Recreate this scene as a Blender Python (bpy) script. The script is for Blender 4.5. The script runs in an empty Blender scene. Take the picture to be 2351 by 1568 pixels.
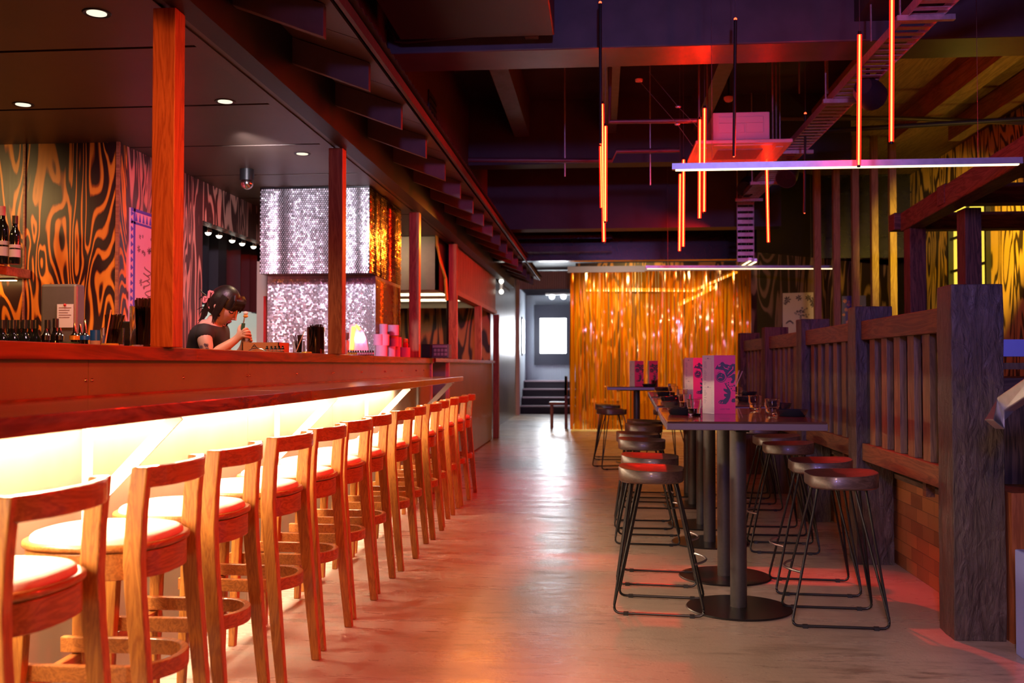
import bpy, math, random
from mathutils import Vector, Matrix
rnd = random.Random(7)
S = bpy.context.scene
COL = S.collection
PI = math.pi

# ------------------------------------------------------------------ camera
F = 35 / 36 * 2351.0
H = 1.15
YAW = math.atan((1380 - 1175.5) / F)
PIT = math.atan(54 / F)
FW = Vector((-math.sin(YAW) * math.cos(PIT), math.cos(YAW) * math.cos(PIT), math.sin(PIT)))
RT = Vector((math.cos(YAW), math.sin(YAW), 0))
UP = RT.cross(FW)
cam = bpy.data.cameras.new('camera')
cam.lens = 35
cam.sensor_width = 36
cam.clip_end = 100
cam.dof.use_dof = True
cam.dof.focus_distance = 4.7
cam.dof.aperture_fstop = 3.5
camo = bpy.data.objects.new('camera', cam)
COL.objects.link(camo)
camo.location = (0, 0, H)
M3 = Matrix((RT, UP, -FW)).transposed()
camo.rotation_euler = M3.to_euler()
S.camera = camo
S.view_settings.view_transform = 'Standard'
S.view_settings.look = 'None'
S.view_settings.gamma = 1
S.view_settings.use_curve_mapping = False
S.view_settings.exposure = 0.0
S.cycles.use_denoising = True
S.cycles.max_bounces = 12
S.cycles.diffuse_bounces = 3
S.cycles.glossy_bounces = 3
S.cycles.transmission_bounces = 12
S.cycles.transparent_max_bounces = 12
S.cycles.sample_clamp_indirect = 4
S.cycles.caustics_reflective = False
S.cycles.caustics_refractive = False


def at(px, py, x=None, y=None, z=None):
    """world point seen at a photo pixel on the plane x=, y= or z="""
    r = FW + RT * ((px - 1175.5) / F) - UP * ((py - 784) / F)
    if x is not None:
        t = x / r.x
    elif y is not None:
        t = y / r.y
    else:
        t = (z - H) / r.z
    return Vector((0, 0, H)) + r * t


# ------------------------------------------------------------------ mesh builder
class MB:
    def __init__(s):
        s.v = []
        s.f = []
        s.sm = []

    def add(s, vs, fs, smooth=False):
        n = len(s.v)
        s.v += [Vector(p) for p in vs]
        s.f += [[i + n for i in f] for f in fs]
        s.sm += [smooth] * len(fs)
        return s

    def hexa(s, p):  # bottom 4 ccw, top 4 ccw
        return s.add(p, [[3, 2, 1, 0], [4, 5, 6, 7], [0, 1, 5, 4], [1, 2, 6, 5], [2, 3, 7, 6], [3, 0, 4, 7]])

    def box(s, x0, x1, y0, y1, z0, z1):
        return s.hexa([(x0, y0, z0), (x1, y0, z0), (x1, y1, z0), (x0, y1, z0), (x0, y0, z1), (x1, y0, z1), (x1, y1, z1), (x0, y1, z1)])

    def obox(s, c, half, m):  # oriented box
        c = Vector(c)
        p = []
        for dz in (-1, 1):
            for dx, dy in ((-1, -1), (1, -1), (1, 1), (-1, 1)):
                p.append(c + m @ Vector((dx * half[0], dy * half[1], dz * half[2])))
        return s.hexa(p)

    def bar(s, a, b, w, h, up=(0, 0, 1)):  # rectangular bar from a to b
        a = Vector(a)
        b = Vector(b)
        d = (b - a).normalized()
        u = Vector(up)
        if abs(d.dot(u)) > .99:
            u = Vector((0, 1, 0))
        r = d.cross(u).normalized()
        u = r.cross(d)
        p = []
        for q in (a, b):
            p += [q - r * w / 2 - u * h / 2, q + r * w / 2 - u * h / 2, q + r * w / 2 + u * h / 2, q - r * w / 2 + u * h / 2]
        return s.add(p, [[0, 1, 2, 3], [7, 6, 5, 4], [0, 4, 5, 1], [1, 5, 6, 2], [2, 6, 7, 3], [3, 7, 4, 0]])

    def sweep(s, pts, prof, up=(0, 0, 1), closed=False, smooth=False, scale=None, cap=True):
        """sweep a 2D profile [(side, up)] along pts"""
        pts = [Vector(p) for p in pts]
        n = len(pts)
        k = len(prof)
        vs = []
        for i, p in enumerate(pts):
            a = pts[(i - 1) % n] if (closed or i > 0) else p
            b = pts[(i + 1) % n] if (closed or i < n - 1) else p
            d = (b - a).normalized()
            u = Vector(up)
            if abs(d.dot(u)) > .98:
                u = Vector((0, 1, 0))
            r = d.cross(u).normalized()
            u = r.cross(d)
            sc = scale[i] if scale else 1
            vs += [p + r * q[0] * sc + u * q[1] * sc for q in prof]
        fs = []
        for i in range(n if closed else n - 1):
            j = (i + 1) % n
            for q in range(k):
                fs.append([i * k + q, i * k + (q + 1) % k, j * k + (q + 1) % k, j * k + q])
        s.add(vs, fs, smooth)
        if cap and not closed:
            s.add([], [])
            base = len(s.v) - n * k
            s.f += [[base + q for q in range(k)][::-1], [base + (n - 1) * k + q for q in range(k)]]
            s.sm += [False, False]
        return s

    def tube(s, pts, r, seg=8, closed=False, scale=None):
        return s.sweep(pts, [(r * math.cos(2 * PI * q / seg), r * math.sin(2 * PI * q / seg)) for q in range(seg)], closed=closed, smooth=True, scale=scale)

    def cyl(s, c, r, z0, z1, seg=20, r2=None, cap=True, smooth=True):
        r2 = r if r2 is None else r2
        x, y = c[0], c[1]
        vs = [(x + r * math.cos(2 * PI * i / seg), y + r * math.sin(2 * PI * i / seg), z0) for i in range(seg)]
        vs += [(x + r2 * math.cos(2 * PI * i / seg), y + r2 * math.sin(2 * PI * i / seg), z1) for i in range(seg)]
        s.add(vs, [[i, (i + 1) % seg, seg + (i + 1) % seg, seg + i] for i in range(seg)], smooth)
        if cap:
            b = len(s.v) - 2 * seg
            s.f += [[b + i for i in range(seg)][::-1], [b + seg + i for i in range(seg)]]
            s.sm += [False, False]
        return s

    def lathe(s, c, prof, seg=20, smooth=True):  # prof [(r,z)]
        c = Vector(c)
        k = len(prof)
        vs = []
        for i in range(seg):
            a = 2 * PI * i / seg
            vs += [c + Vector((r * math.cos(a), r * math.sin(a), z)) for r, z in prof]
        fs = []
        for i in range(seg):
            j = (i + 1) % seg
            for q in range(k - 1):
                fs.append([i * k + q, j * k + q, j * k + q + 1, i * k + q + 1])
        return s.add(vs, fs, smooth)

    def prism(s, poly, f0, f1, smooth=False):
        """poly 2D list, f0/f1 map (u,v) to 3D for the two caps"""
        n = len(poly)
        vs = [f0(*p) for p in poly] + [f1(*p) for p in poly]
        s.add(vs, [[i, (i + 1) % n, n + (i + 1) % n, n + i] for i in range(n)], smooth)
        b = len(s.v) - 2 * n
        s.f += [[b + i for i in range(n)][::-1], [b + n + i for i in range(n)]]
        s.sm += [False, False]
        return s

    def ball(s, c, r, seg=12, rings=8, sc=(1, 1, 1)):
        c = Vector(c)
        vs = []
        for i in range(rings + 1):
            t = PI * i / rings
            for j in range(seg):
                a = 2 * PI * j / seg
                vs.append(c + Vector((r * sc[0] * math.sin(t) * math.cos(a), r * sc[1] * math.sin(t) * math.sin(a), r * sc[2] * math.cos(t))))
        fs = []
        for i in range(rings):
            for j in range(seg):
                fs.append([i * seg + j, (i + 1) * seg + j, (i + 1) * seg + (j + 1) % seg, i * seg + (j + 1) % seg])
        return s.add(vs, fs, True)

    def build(s, name, m, parent=None, bevel=0, local=False, sub=0):
        off = Vector((0, 0, 0))
        if parent is None:
            if s.v:
                off = Vector((sum(p.x for p in s.v) / len(s.v), sum(p.y for p in s.v) / len(s.v), min(p.z for p in s.v)))
        elif not local:
            q = parent
            while q:
                off += q.location
                q = q.parent
        me = bpy.data.meshes.new(name)
        me.from_pydata([p - off for p in s.v], [], s.f)
        me.polygons.foreach_set('use_smooth', s.sm)
        me.materials.append(m)
        me.update()
        if any(s.sm):
            me.set_sharp_from_angle(angle=math.radians(42))
        o = bpy.data.objects.new(name, me)
        COL.objects.link(o)
        if parent:
            o.parent = parent
        else:
            o.location = off
        if bevel:
            b = o.modifiers.new('bevel', 'BEVEL')
            b.width = bevel
            b.segments = 2
            b.limit_method = 'ANGLE'
            b.angle_limit = math.radians(50)
        if sub:
            b = o.modifiers.new('sub', 'SUBSURF')
            b.levels = sub
            b.render_levels = sub
        return o


def tag(o, label, cat, group=None, kind=None):
    if label:
        o['label'] = label
    if cat:
        o['category'] = cat
    if group:
        o['group'] = group
    if kind:
        o['kind'] = kind
    return o


def struct(o):
    o['kind'] = 'structure'
    return o


def thing(name, label, cat, loc=(0, 0, 0), group=None):
    o = bpy.data.objects.new(name, None)
    o.empty_display_size = .05
    COL.objects.link(o)
    o.location = loc
    return tag(o, label, cat, group)


def copy_tree(o, parent=None):
    c = o.copy()
    COL.objects.link(c)
    c.parent = parent
    for ch in list(o.children):
        copy_tree(ch, c)
    return c


def dup(o, loc, label, rz=None, group=None):
    c = copy_tree(o)
    c.location = loc
    if rz is not None:
        c.rotation_euler = (0, 0, rz)
    c['label'] = label
    if group:
        c['group'] = group
    return c


ORD = 'first second third fourth fifth sixth seventh eighth ninth tenth eleventh twelfth thirteenth fourteenth'.split()


# ------------------------------------------------------------------ materials
class NT:
    def __init__(s, name):
        s.m = bpy.data.materials.new(name)
        s.m.use_nodes = True
        s.t = s.m.node_tree
        s.t.nodes.clear()
        s.out = s.t.nodes.new('ShaderNodeOutputMaterial')

    def n(s, typ, ins=None, **kw):
        nd = s.t.nodes.new('ShaderNode' + typ)
        for k, v in kw.items():
            setattr(nd, k, v)
        for k, v in (ins or {}).items():
            sock = nd.inputs[k]
            if hasattr(v, 'node'):
                s.t.links.new(v, sock)
            else:
                sock.default_value = v
        return nd

    def link(s, a, b):
        s.t.links.new(a, b)

    def ramp(s, fac, stops, interp='LINEAR'):
        nd = s.n('ValToRGB', {'Fac': fac})
        cr = nd.color_ramp
        cr.interpolation = interp
        while len(cr.elements) < len(stops):
            cr.elements.new(.5)
        for e, (p, c) in zip(cr.elements, stops):
            e.position = p
            e.color = (*c, 1) if len(c) == 3 else c
        return nd.outputs[0]

    def coords(s, scale=(1, 1, 1), rndz=True, loc=(0, 0, 0)):
        tc = s.n('TexCoord')
        mp = s.n('Mapping', {'Vector': tc.outputs['Object'], 'Scale': scale, 'Location': loc})
        if rndz:
            oi = s.n('ObjectInfo')
            ad = s.n('VectorMath', {0: mp.outputs[0]}, operation='ADD')
            cm = s.n('CombineXYZ')
            ml = s.n('Math', {0: oi.outputs['Random'], 1: 37.0}, operation='MULTIPLY')
            for i in range(3):
                s.link(ml.outputs[0], cm.inputs[i])
            s.link(cm.outputs[0], ad.inputs[1])
            return ad.outputs[0]
        return mp.outputs[0]

    def bsdf(s, **kw):
        ins = {}
        names = dict(color='Base Color', rough='Roughness', metal='Metallic', normal='Normal', coat='Coat Weight', coatr='Coat Roughness', trans='Transmission Weight', ior='IOR', alpha='Alpha', spec='Specular IOR Level', emis='Emission Color', estr='Emission Strength', sheen='Sheen Weight')
        for k, v in kw.items():
            if k in ('color', 'emis') and not hasattr(v, 'node') and len(v) == 3:
                v = (*v, 1)
            ins[names[k]] = v
        b = s.n('BsdfPrincipled', ins)
        s.link(b.outputs[0], s.out.inputs[0])
        return b

    def bump(s, h, strength=.3, dist=.01):
        return s.n('Bump', {'Height': h, 'Strength': strength, 'Distance': dist}).outputs[0]


def plain(name, c, rough=.5, metal=0, noise=0, nscale=20, bump=0, coat=0, **kw):
    t = NT(name)
    col = (*c, 1)
    nrm = None
    if noise or bump:
        nz = t.n('TexNoise', {'Vector': t.coords(), 'Scale': nscale, 'Detail': 4})
        if noise:
            col = t.ramp(nz.outputs[0], [(.3, tuple(x * (1 - noise) for x in c)), (.7, tuple(min(1, x * (1 + noise)) for x in c))])
        if bump:
            nrm = t.bump(nz.outputs[0], bump, .005)
    a = dict(color=col, rough=rough, metal=metal, coat=coat, **kw)
    if nrm:
        a['normal'] = nrm
    t.bsdf(**a)
    return t.m


def wood(name, c1, c2, axis='z', scale=1, rough=.45, coat=0, bump=.15, contrast=1):
    """grain stretched along an axis"""
    t = NT(name)
    k = {'x': (1.2, 14, 14), 'y': (14, 1.2, 14), 'z': (14, 14, 1.2)}[axis]
    v = t.coords(tuple(q * scale for q in k))
    n1 = t.n('TexNoise', {'Vector': v, 'Scale': 1.0, 'Detail': 5, 'Roughness': .6, 'Distortion': 1.2})
    ml = t.n('Math', {0: n1.outputs[0], 1: 14.0}, operation='MULTIPLY')
    fr = t.n('Math', {0: ml.outputs[0], 1: 1.0}, operation='PINGPONG')
    n2 = t.n('TexNoise', {'Vector': v, 'Scale': 6.0, 'Detail': 3})
    mx = t.n('Math', {0: fr.outputs[0], 1: n2.outputs[0]}, operation='MULTIPLY')
    mid = tuple((a + b) / 2 for a, b in zip(c1, c2))
    col = t.ramp(mx.outputs[0], [(.05, c2), (.25, mid), (.6, c1)])
    t.bsdf(color=col, rough=rough, coat=coat, normal=t.bump(mx.outputs[0], bump, .002))
    return t.m


def burnt(name, light, dark, rough=.4, scale=1.0, freq=9.0, mid=None, bias=0, off=0):
    """burnt plywood with cathedral grain"""
    t = NT(name)
    v = t.coords((1.5 * scale, 1.5 * scale, .30 * scale), rndz=False, loc=(off, off, off))
    n0 = t.n('TexNoise', {'Vector': v, 'Scale': 2.6, 'Detail': 1.5, 'Roughness': .45, 'Distortion': .9})
    m1 = t.n('Math', {0: n0.outputs[0], 1: freq}, operation='MULTIPLY')
    w = t.n('Math', {0: m1.outputs[0], 1: .5}, operation='PINGPONG')
    w2 = t.n('Math', {0: w.outputs[0], 1: 2.0}, operation='MULTIPLY')
    vf = t.coords((40 * scale, 40 * scale, 2.0 * scale), rndz=False)
    n2 = t.n('TexNoise', {'Vector': vf, 'Scale': 1.0, 'Detail': 3})
    n3 = t.n('TexNoise', {'Vector': v, 'Scale': .9, 'Detail': 2})
    a = t.n('Math', {0: n2.outputs[0], 1: .28, 2: -.14}, operation='MULTIPLY_ADD')
    b = t.n('Math', {0: w2.outputs[0], 1: a.outputs[0]}, operation='ADD')
    c = t.n('Math', {0: n3.outputs[0], 1: .9, 2: -.45}, operation='MULTIPLY_ADD')
    d = t.n('Math', {0: b.outputs[0], 1: c.outputs[0]}, operation='ADD')
    mid = mid or tuple((p * .55 + q * .45) for p, q in zip(light, dark))
    col = t.ramp(d.outputs[0], [(.50 - bias, dark), (.62 - bias, mid), (.72 - bias, light), (1, tuple(min(1, q * 1.1) for q in light))])
    t.bsdf(color=col, rough=rough, normal=t.bump(n2.outputs[0], .12, .003))
    return t.m


def emit(name, c, strength):
    t = NT(name)
    e = t.n('Emission', {'Color': (*c, 1), 'Strength': strength})
    t.link(e.outputs[0], t.out.inputs[0])
    return t.m


def glass(name, c=(1, 1, 1), rough=0.0, ior=1.45):
    t = NT(name)
    t.bsdf(color=c, rough=rough, trans=1.0, ior=ior)
    return t.m


M = {}
M['oak'] = wood('oak', (.62, .25, .045), (.38, .12, .022), 'z', 1.9, .38, .2)
M['oak_y'] = wood('oak_y', (.54, .19, .04), (.32, .10, .02), 'y', 1.6, .36, .2)
M['cushion'] = plain('cushion', (.88, .80, .66), .55, 0, .05, 30, .1)
M['counter_wood'] = wood('counter_wood', (.40, .075, .028), (.20, .03, .012), 'y', .6, .32, .3, .06)
M['ledge_wood'] = wood('ledge_wood', (.34, .085, .035), (.16, .03, .014), 'y', .7, .22, .4, .05)
M['post_wood'] = wood('post_wood', (.62, .21, .09), (.40, .105, .045), 'z', .9, .5, 0, .12)
M['board_wood'] = wood('board_wood', (.42, .12, .07), (.22, .05, .03), 'z', .7, .5, 0, .1)
M['shelf_wood'] = wood('shelf_wood', (.50, .18, .07), (.3, .09, .04), 'x', .8, .45)
M['old_z'] = wood('old_z', (.13, .075, .05), (.035, .02, .015), 'z', .7, .75, 0, .8)
M['old_y'] = wood('old_y', (.13, .07, .045), (.04, .02, .014), 'y', .7, .7, 0, .6)
M['old_x'] = wood('old_x', (.12, .07, .05), (.04, .02, .015), 'x', .7, .7, 0, .6)
M['rail_y'] = wood('rail_y', (.20, .085, .035), (.10, .04, .018), 'y', .9, .6, 0, .15)
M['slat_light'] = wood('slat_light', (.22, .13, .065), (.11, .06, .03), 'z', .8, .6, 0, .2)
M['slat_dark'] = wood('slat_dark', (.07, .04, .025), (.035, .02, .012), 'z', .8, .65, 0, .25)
M['batten'] = wood('batten', (.36, .24, .09), (.22, .13, .05), 'z', .8, .6)
M['walnut'] = wood('walnut', (.12, .070, .052), (.06, .032, .023), 'x', 1.6, .34, .1, .12)
M['black_metal'] = plain('black_metal', (.018, .017, .018), .36, .5)
M['pole_metal'] = plain('pole_metal', (.055, .05, .05), .42, .3, .1, 60)
M['base_plate'] = plain('base_plate', (.02, .016, .017), .3, .3)
M['white_metal'] = plain('white_metal', (.80, .78, .74), .4)
M['screw'] = plain('screw', (.7, .6, .55), .25, 1)
M['chrome'] = plain('chrome', (.85, .83, .85), .12, 1)
M['steel'] = plain('steel', (.42, .42, .46), .34, .9, .1, 30)
M['galv'] = plain('galv', (.55, .55, .6), .35, .85, .15, 40)
M['dark_paint'] = plain('dark_paint', (.016, .013, .018), .5, 0, .25, 6, .1)
M['beam_paint'] = plain('beam_paint', (.065, .055, .07), .36, 0, .22, 5, .15)
M['black_gloss'] = plain('black_gloss', (.014, .012, .016), .22, 0, .2, 8)
M['black'] = plain('black', (.010, .009, .010), .5)
M['concrete_ceiling'] = plain('concrete_ceiling', (.03, .028, .036), .7, 0, .3, 3, .2)
M['purlin'] = plain('purlin', (.11, .105, .13), .45, .3, .2, 12)
M['timber_dark'] = wood('timber_dark', (.30, .20, .10), (.16, .10, .05), 'y', .6, .6)
M['soffit'] = plain('soffit', (.11, .07, .05), .42, 0, .14, 2.2, .04)
M['rafter'] = plain('rafter', (.115, .06, .062), .5, 0, .12, 14, .12)
M['roof_edge'] = plain('roof_edge', (.10, .05, .05), .5, .2, .2, 20)
M['clad_wall'] = wood('clad_wall', (.07, .03, .024), (.035, .013, .010), 'z', .5, .6)
M['white_plastic'] = plain('white_plastic', (.62, .58, .64), .4)
M['grille'] = plain('grille', (.35, .2, .2), .5)
M['curtain_dark'] = plain('curtain_dark', (.022, .015, .024), .7)
M['white_wall'] = plain('white_wall', (.75, .78, .74), .6)
M['beige'] = plain('beige', (.60, .44, .36), .6)
M['red_plastic'] = plain('red_plastic', (.7, .02, .02), .35)
M['pink_card'] = plain('pink_card', (.92, .012, .14), .45)
M['cream_card'] = plain('cream_card', (.86, .70, .60), .55)
M['lilac_card'] = plain('lilac_card', (.82, .76, .90), .55)
M['ink'] = plain('ink', (.055, .035, .065), .55)
M['ink_soft'] = plain('ink_soft', (.30, .20, .25), .6)
M['dish'] = plain('dish', (.020, .018, .022), .2, 0, 0, 20, 0, .4)
M['tumbler'] = glass('tumbler', (1, .985, .96))
M['jar_glass'] = glass('jar_glass', (1, 1, 1))
M['straw'] = plain('straw', (.045, .028, .032), .22)
M['straw_white'] = plain('straw_white', (.85, .66, .6), .5)
M['bottle'] = plain('bottle', (.008, .007, .007), .1, 0, 0, 20, 0, .6)
M['foil'] = plain('foil', (.06, .05, .05), .3, .6)
M['pinkfoil'] = plain('pinkfoil', (.75, .3, .5), .35)
M['bottle_label'] = plain('bottle_label', (.55, .36, .42), .5)
M['blue_cap'] = plain('blue_cap', (.01, .13, .72), .35)
M['amber'] = plain('amber', (.75, .42, .08), .25, .3)
M['paper'] = plain('paper', (.85, .72, .66), .6)
M['bronze_box'] = plain('bronze_box', (.22, .18, .145), .38, .4, .05, 20)
M['cardboard'] = plain('cardboard', (.62, .33, .20), .7)
M['pink_roll'] = plain('pink_roll', (.80, .36, .62), .5)
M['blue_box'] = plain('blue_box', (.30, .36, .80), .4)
M['key'] = plain('key', (.6, .72, .75), .5)
M['key_body'] = plain('key_body', (.16, .2, .22), .5)
M['skin'] = plain('skin', (.72, .40, .31), .45)
M['tattoo'] = plain('tattoo', (.16, .10, .16), .6)
M['hair'] = plain('hair', (.013, .007, .006), .42, 0, .3, 60, .3)
M['shirt'] = plain('shirt', (.030, .020, .020), .75)
M['clip'] = plain('clip', (.85, .30, .30), .35)
M['lip'] = plain('lip', (.42, .08, .08), .4)
M['green'] = plain('green', (.02, .10, .05), .5)
M['blue_print'] = plain('blue_print', (.12, .10, .62), .5)
M['pink_print'] = plain('pink_print', (.85, .55, .72), .55)
M['orange_cable'] = plain('orange_cable', (.8, .33, .03), .5)
M['pale_wall'] = plain('pale_wall', (.62, .68, .78), .45)
M['pink_post'] = plain('pink_post', (.66, .38, .52), .4)
M['dark_frame'] = plain('dark_frame', (.045, .046, .07), .5)
M['stair'] = plain('stair', (.025, .02, .03), .6)
M['nosing'] = plain('nosing', (.5, .38, .42), .5)
M['white_pole'] = plain('white_pole', (.72, .66, .78), .4)
M['red_wood'] = wood('red_wood', (.34, .11, .045), (.2, .055, .02), 'z', .7, .45)
M['red_spot_can'] = plain('red_spot_can', (.02, .02, .035), .45)


def m_front():
    t = NT('bar_sheet')
    v = t.coords((60, 60, 2), rndz=False)
    n = t.n('TexNoise', {'Vector': v, 'Scale': 1, 'Detail': 3})
    v2 = t.coords((1.3, 1.3, 1.3), rndz=False)
    n2 = t.n('TexNoise', {'Vector': v2, 'Scale': 2, 'Detail': 4})
    col = t.ramp(n2.outputs[0], [(.3, (.40, .29, .20)), (.7, (.50, .38, .27))])
    t.bsdf(color=col, rough=.36, metal=.55, normal=t.bump(n.outputs[0], .06, .002))
    return t.m


def m_floor():
    t = NT('polished_concrete')
    v = t.coords((1, 1, 1), rndz=False)
    big = t.n('TexNoise', {'Vector': v, 'Scale': 1.1, 'Detail': 6, 'Roughness': .62})
    vs = t.coords((.8, 3.4, 1), rndz=False)
    st = t.n('TexNoise', {'Vector': vs, 'Scale': 2.2, 'Detail': 7, 'Roughness': .66, 'Distortion': .4})
    fine = t.n('TexNoise', {'Vector': v, 'Scale': 70, 'Detail': 4})
    c1 = t.ramp(big.outputs[0], [(.3, (.40, .305, .255)), (.7, (.60, .475, .41))])
    c2 = t.ramp(st.outputs[0], [(.30, (.55, .50, .46)), (.42, (.92, .90, .88)), (1, (1, 1, 1))])
    mx = t.n('Mix', {'Factor': 1.0, 'A': c1, 'B': c2}, data_type='RGBA', blend_type='MULTIPLY') if False else None
    mix = t.n('MixRGB', {'Fac': .9, 'Color1': c1, 'Color2': c2}, blend_type='MULTIPLY')
    # dark scuffs: thin patches where two noises meet
    sc1 = t.n('TexNoise', {'Vector': v, 'Scale': .9, 'Detail': 2})
    sc2 = t.n('TexNoise', {'Vector': t.coords((4, 16, 4), rndz=False), 'Scale': 1.6, 'Detail': 8, 'Roughness': .75})
    ml = t.n('Math', {0: t.ramp(sc1.outputs[0], [(.46, (0, 0, 0)), (.62, (1, 1, 1))]), 1: t.ramp(sc2.outputs[0], [(.50, (0, 0, 0)), (.68, (1, 1, 1))])}, operation='MULTIPLY')
    sp = t.n('TexVoronoi', {'Vector': v, 'Scale': 9})
    spots = t.ramp(sp.outputs['Distance'], [(.025, (1, 1, 1)), (.05, (0, 0, 0))])
    mxx = t.n('Math', {0: ml.outputs[0], 1: spots}, operation='MAXIMUM')
    f2 = t.n('Math', {0: mxx.outputs[0], 1: .75}, operation='MULTIPLY')
    mix2 = t.n('MixRGB', {'Fac': f2.outputs[0], 'Color1': mix.outputs[0], 'Color2': (.075, .05, .04, 1)})
    ro = t.ramp(st.outputs[0], [(.25, (.40, .40, .40)), (.7, (.22, .22, .22))])
    hb = t.n('Math', {0: fine.outputs[0], 1: st.outputs[0]}, operation='ADD')
    t.bsdf(color=mix2.outputs[0], rough=ro, spec=.55, normal=t.bump(hb.outputs[0], .16, .006))
    return t.m


def m_table():
    t = NT('table_top')
    n = t.n('TexNoise', {'Vector': t.coords((3, 3, 3)), 'Scale': 4, 'Detail': 4})
    col = t.ramp(n.outputs[0], [(.3, (.05, .022, .02)), (.7, (.085, .038, .032))])
    t.bsdf(color=col, rough=.16, coat=.5)
    return t.m


def m_parquet():
    t = NT('parquet_blocks')
    tc = t.n('TexCoord')
    sx = t.n('SeparateXYZ', {0: tc.outputs['Object']})
    cb = t.n('CombineXYZ', {0: sx.outputs[1], 1: sx.outputs[2]})
    br = t.n('TexBrick', {'Vector': cb.outputs[0], 'Color1': (.42, .15, .05, 1), 'Color2': (.17, .05, .02, 1), 'Mortar': (.06, .02, .01, 1), 'Scale': 1, 'Mortar Size': .0015, 'Brick Width': .19, 'Row Height': .075, 'Bias': -.1})
    t.bsdf(color=br.outputs[0], rough=.45)
    return t.m


def m_sequin(name, c, metal=1.0, rough=.22):
    t = NT(name)
    t.bsdf(color=c, metal=metal, rough=rough)
    return t.m


def m_strip():
    t = NT('amber_strip')
    lw = t.n('LayerWeight', {'Blend': .35})
    tr = t.n('BsdfTransparent', {'Color': (1.0, .48, .035, 1)})
    gl = t.n('BsdfGlossy', {'Color': (1.0, .62, .30, 1), 'Roughness': .12})
    tl = t.n('BsdfTranslucent', {'Color': (1.0, .42, .01, 1)})
    df = t.n('BsdfDiffuse', {'Color': (.85, .34, .01, 1)})
    a = t.n('MixShader', {0: .5, 1: tl.outputs[0], 2: df.outputs[0]})
    b = t.n('MixShader', {0: .45, 1: tr.outputs[0], 2: a.outputs[0]})
    f = t.n('Math', {0: lw.outputs['Fresnel'], 1: .7, 2: .14}, operation='MULTIPLY_ADD')
    c = t.n('MixShader', {0: f.outputs[0], 1: b.outputs[0], 2: gl.outputs[0]})
    t.link(c.outputs[0], t.out.inputs[0])
    return t.m


def m_hewn():
    t = NT('old_hewn')
    v = t.coords((15, 15, 3.2))
    n = t.n('TexNoise', {'Vector': v, 'Scale': 1.5, 'Detail': 7, 'Roughness': .65, 'Distortion': 1.5})
    v2 = t.coords((1, 1, .45))
    n2 = t.n('TexVoronoi', {'Vector': v2, 'Scale': 34})
    n3 = t.n('TexNoise', {'Vector': t.coords((1, 1, .5)), 'Scale': 16, 'Detail': 3, 'Distortion': 2})
    ad = t.n('Math', {0: n.outputs[0], 1: n3.outputs[0]}, operation='ADD')
    col = t.ramp(n.outputs[0], [(.3, (.028, .018, .015)), (.55, (.075, .05, .045)), (.75, (.14, .10, .09))])
    t.bsdf(color=col, rough=.52, normal=t.bump(ad.outputs[0], 1.0, .012))
    return t.m


M['old_hewn'] = m_hewn()
M['bar_sheet'] = m_front()
M['floor'] = m_floor()
M['table_top'] = m_table()
M['parquet'] = m_parquet()
M['sequin'] = m_sequin('sequin', (.88, .84, .92), .75, .45)
M['sequin_orange_lit'] = m_sequin('sequin_orange_lit', (.75, .40, .10), 1, .28)  # orange light on the silver sequins put into their colour
M['strip'] = m_strip()
M['ply_left'] = burnt('ply_left', (.82, .28, .022), (.040, .014, .010), .38, 1.35, 10.5, (.40, .085, .010), bias=-.02)
M['ply_side'] = burnt('ply_side', (.70, .33, .24), (.09, .035, .03), .42, 1.15, 9)
M['ply_far'] = burnt('ply_far', (.70, .32, .10), (.06, .025, .02), .45, .8, 7)
M['ply_dark'] = burnt('ply_dark', (.24, .13, .10), (.03, .015, .014), .5, .7, 9)
M['ply_yellow'] = burnt('ply_yellow', (.70, .44, .11), (.05, .03, .012), .5, .9, 8, bias=.26, off=3.1)
M['table_edge'] = plain('table_edge', (.17, .13, .15), .32, .5)
M['metal_clad'] = plain('metal_clad', (.34, .29, .29), .36, .7, .08, 4)

E_STRIP = emit('led_warm', (1.0, .77, .50), 290)
E_NEON = emit('neon_red', (1.0, .014, .003), 210)
t = NT('neon_halo')  # red glow around the tubes imitated by an added emissive shell
e1 = t.n('Emission', {'Color': (1, .01, .004, 1), 'Strength': 5.0})
e2 = t.n('BsdfTransparent', {'Color': (1, .9, .85, 1)})
e3 = t.n('MixShader', {0: .45, 1: e2.outputs[0], 2: e1.outputs[0]})
t.link(e3.outputs[0], t.out.inputs[0])
M['halo'] = t.m
E_BAR = emit('led_white', (1.0, .70, .36), 3.2)
E_DOOR = emit('daylight', (.88, .94, 1.0), 26)
E_DOWN = emit('downlight', (1.0, .84, .62), 1.3)
E_PANE = emit('pane_yellow', (1.0, .70, .07), 1.25)
E_HOOD = emit('hood_light', (1.0, .80, .48), 4)
E_KITCH = emit('kitchen_tube', (.95, 1.0, .92), 14)
E_SIGN_O = emit('sign_orange', (1.0, .35, .03), 9)
E_SIGN_W = emit('sign_white', (.85, .95, 1.0), 7)
E_SPOT = emit('track_lamp', (1.0, .95, .80), 5)
E_RED = emit('red_tip', (1.0, .06, .02), 6)

# ================================================================== SETTING
struct(MB().box(-6.2, 6, -3, 27, -.12, 0).build('floor', M['floor']))
struct(MB().box(-6.2, 6, -3, 27, 4.0, 4.15).build('ceiling', M['concrete_ceiling']))
struct(MB().box(-6.3, -6.15, -3, 27, 0, 4).build('wall_left', M['black']))
struct(MB().box(4.3, 4.45, -3, 16.5, 0, 4).build('wall_right', M['dark_paint']))
struct(MB().box(-6.2, 6, -3.15, -3, 0, 4).build('wall_front', M['dark_paint']))
struct(MB().box(-6.2, 6, 26.2, 26.4, 0, 4).build('wall_back', M['pale_wall']))

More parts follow.
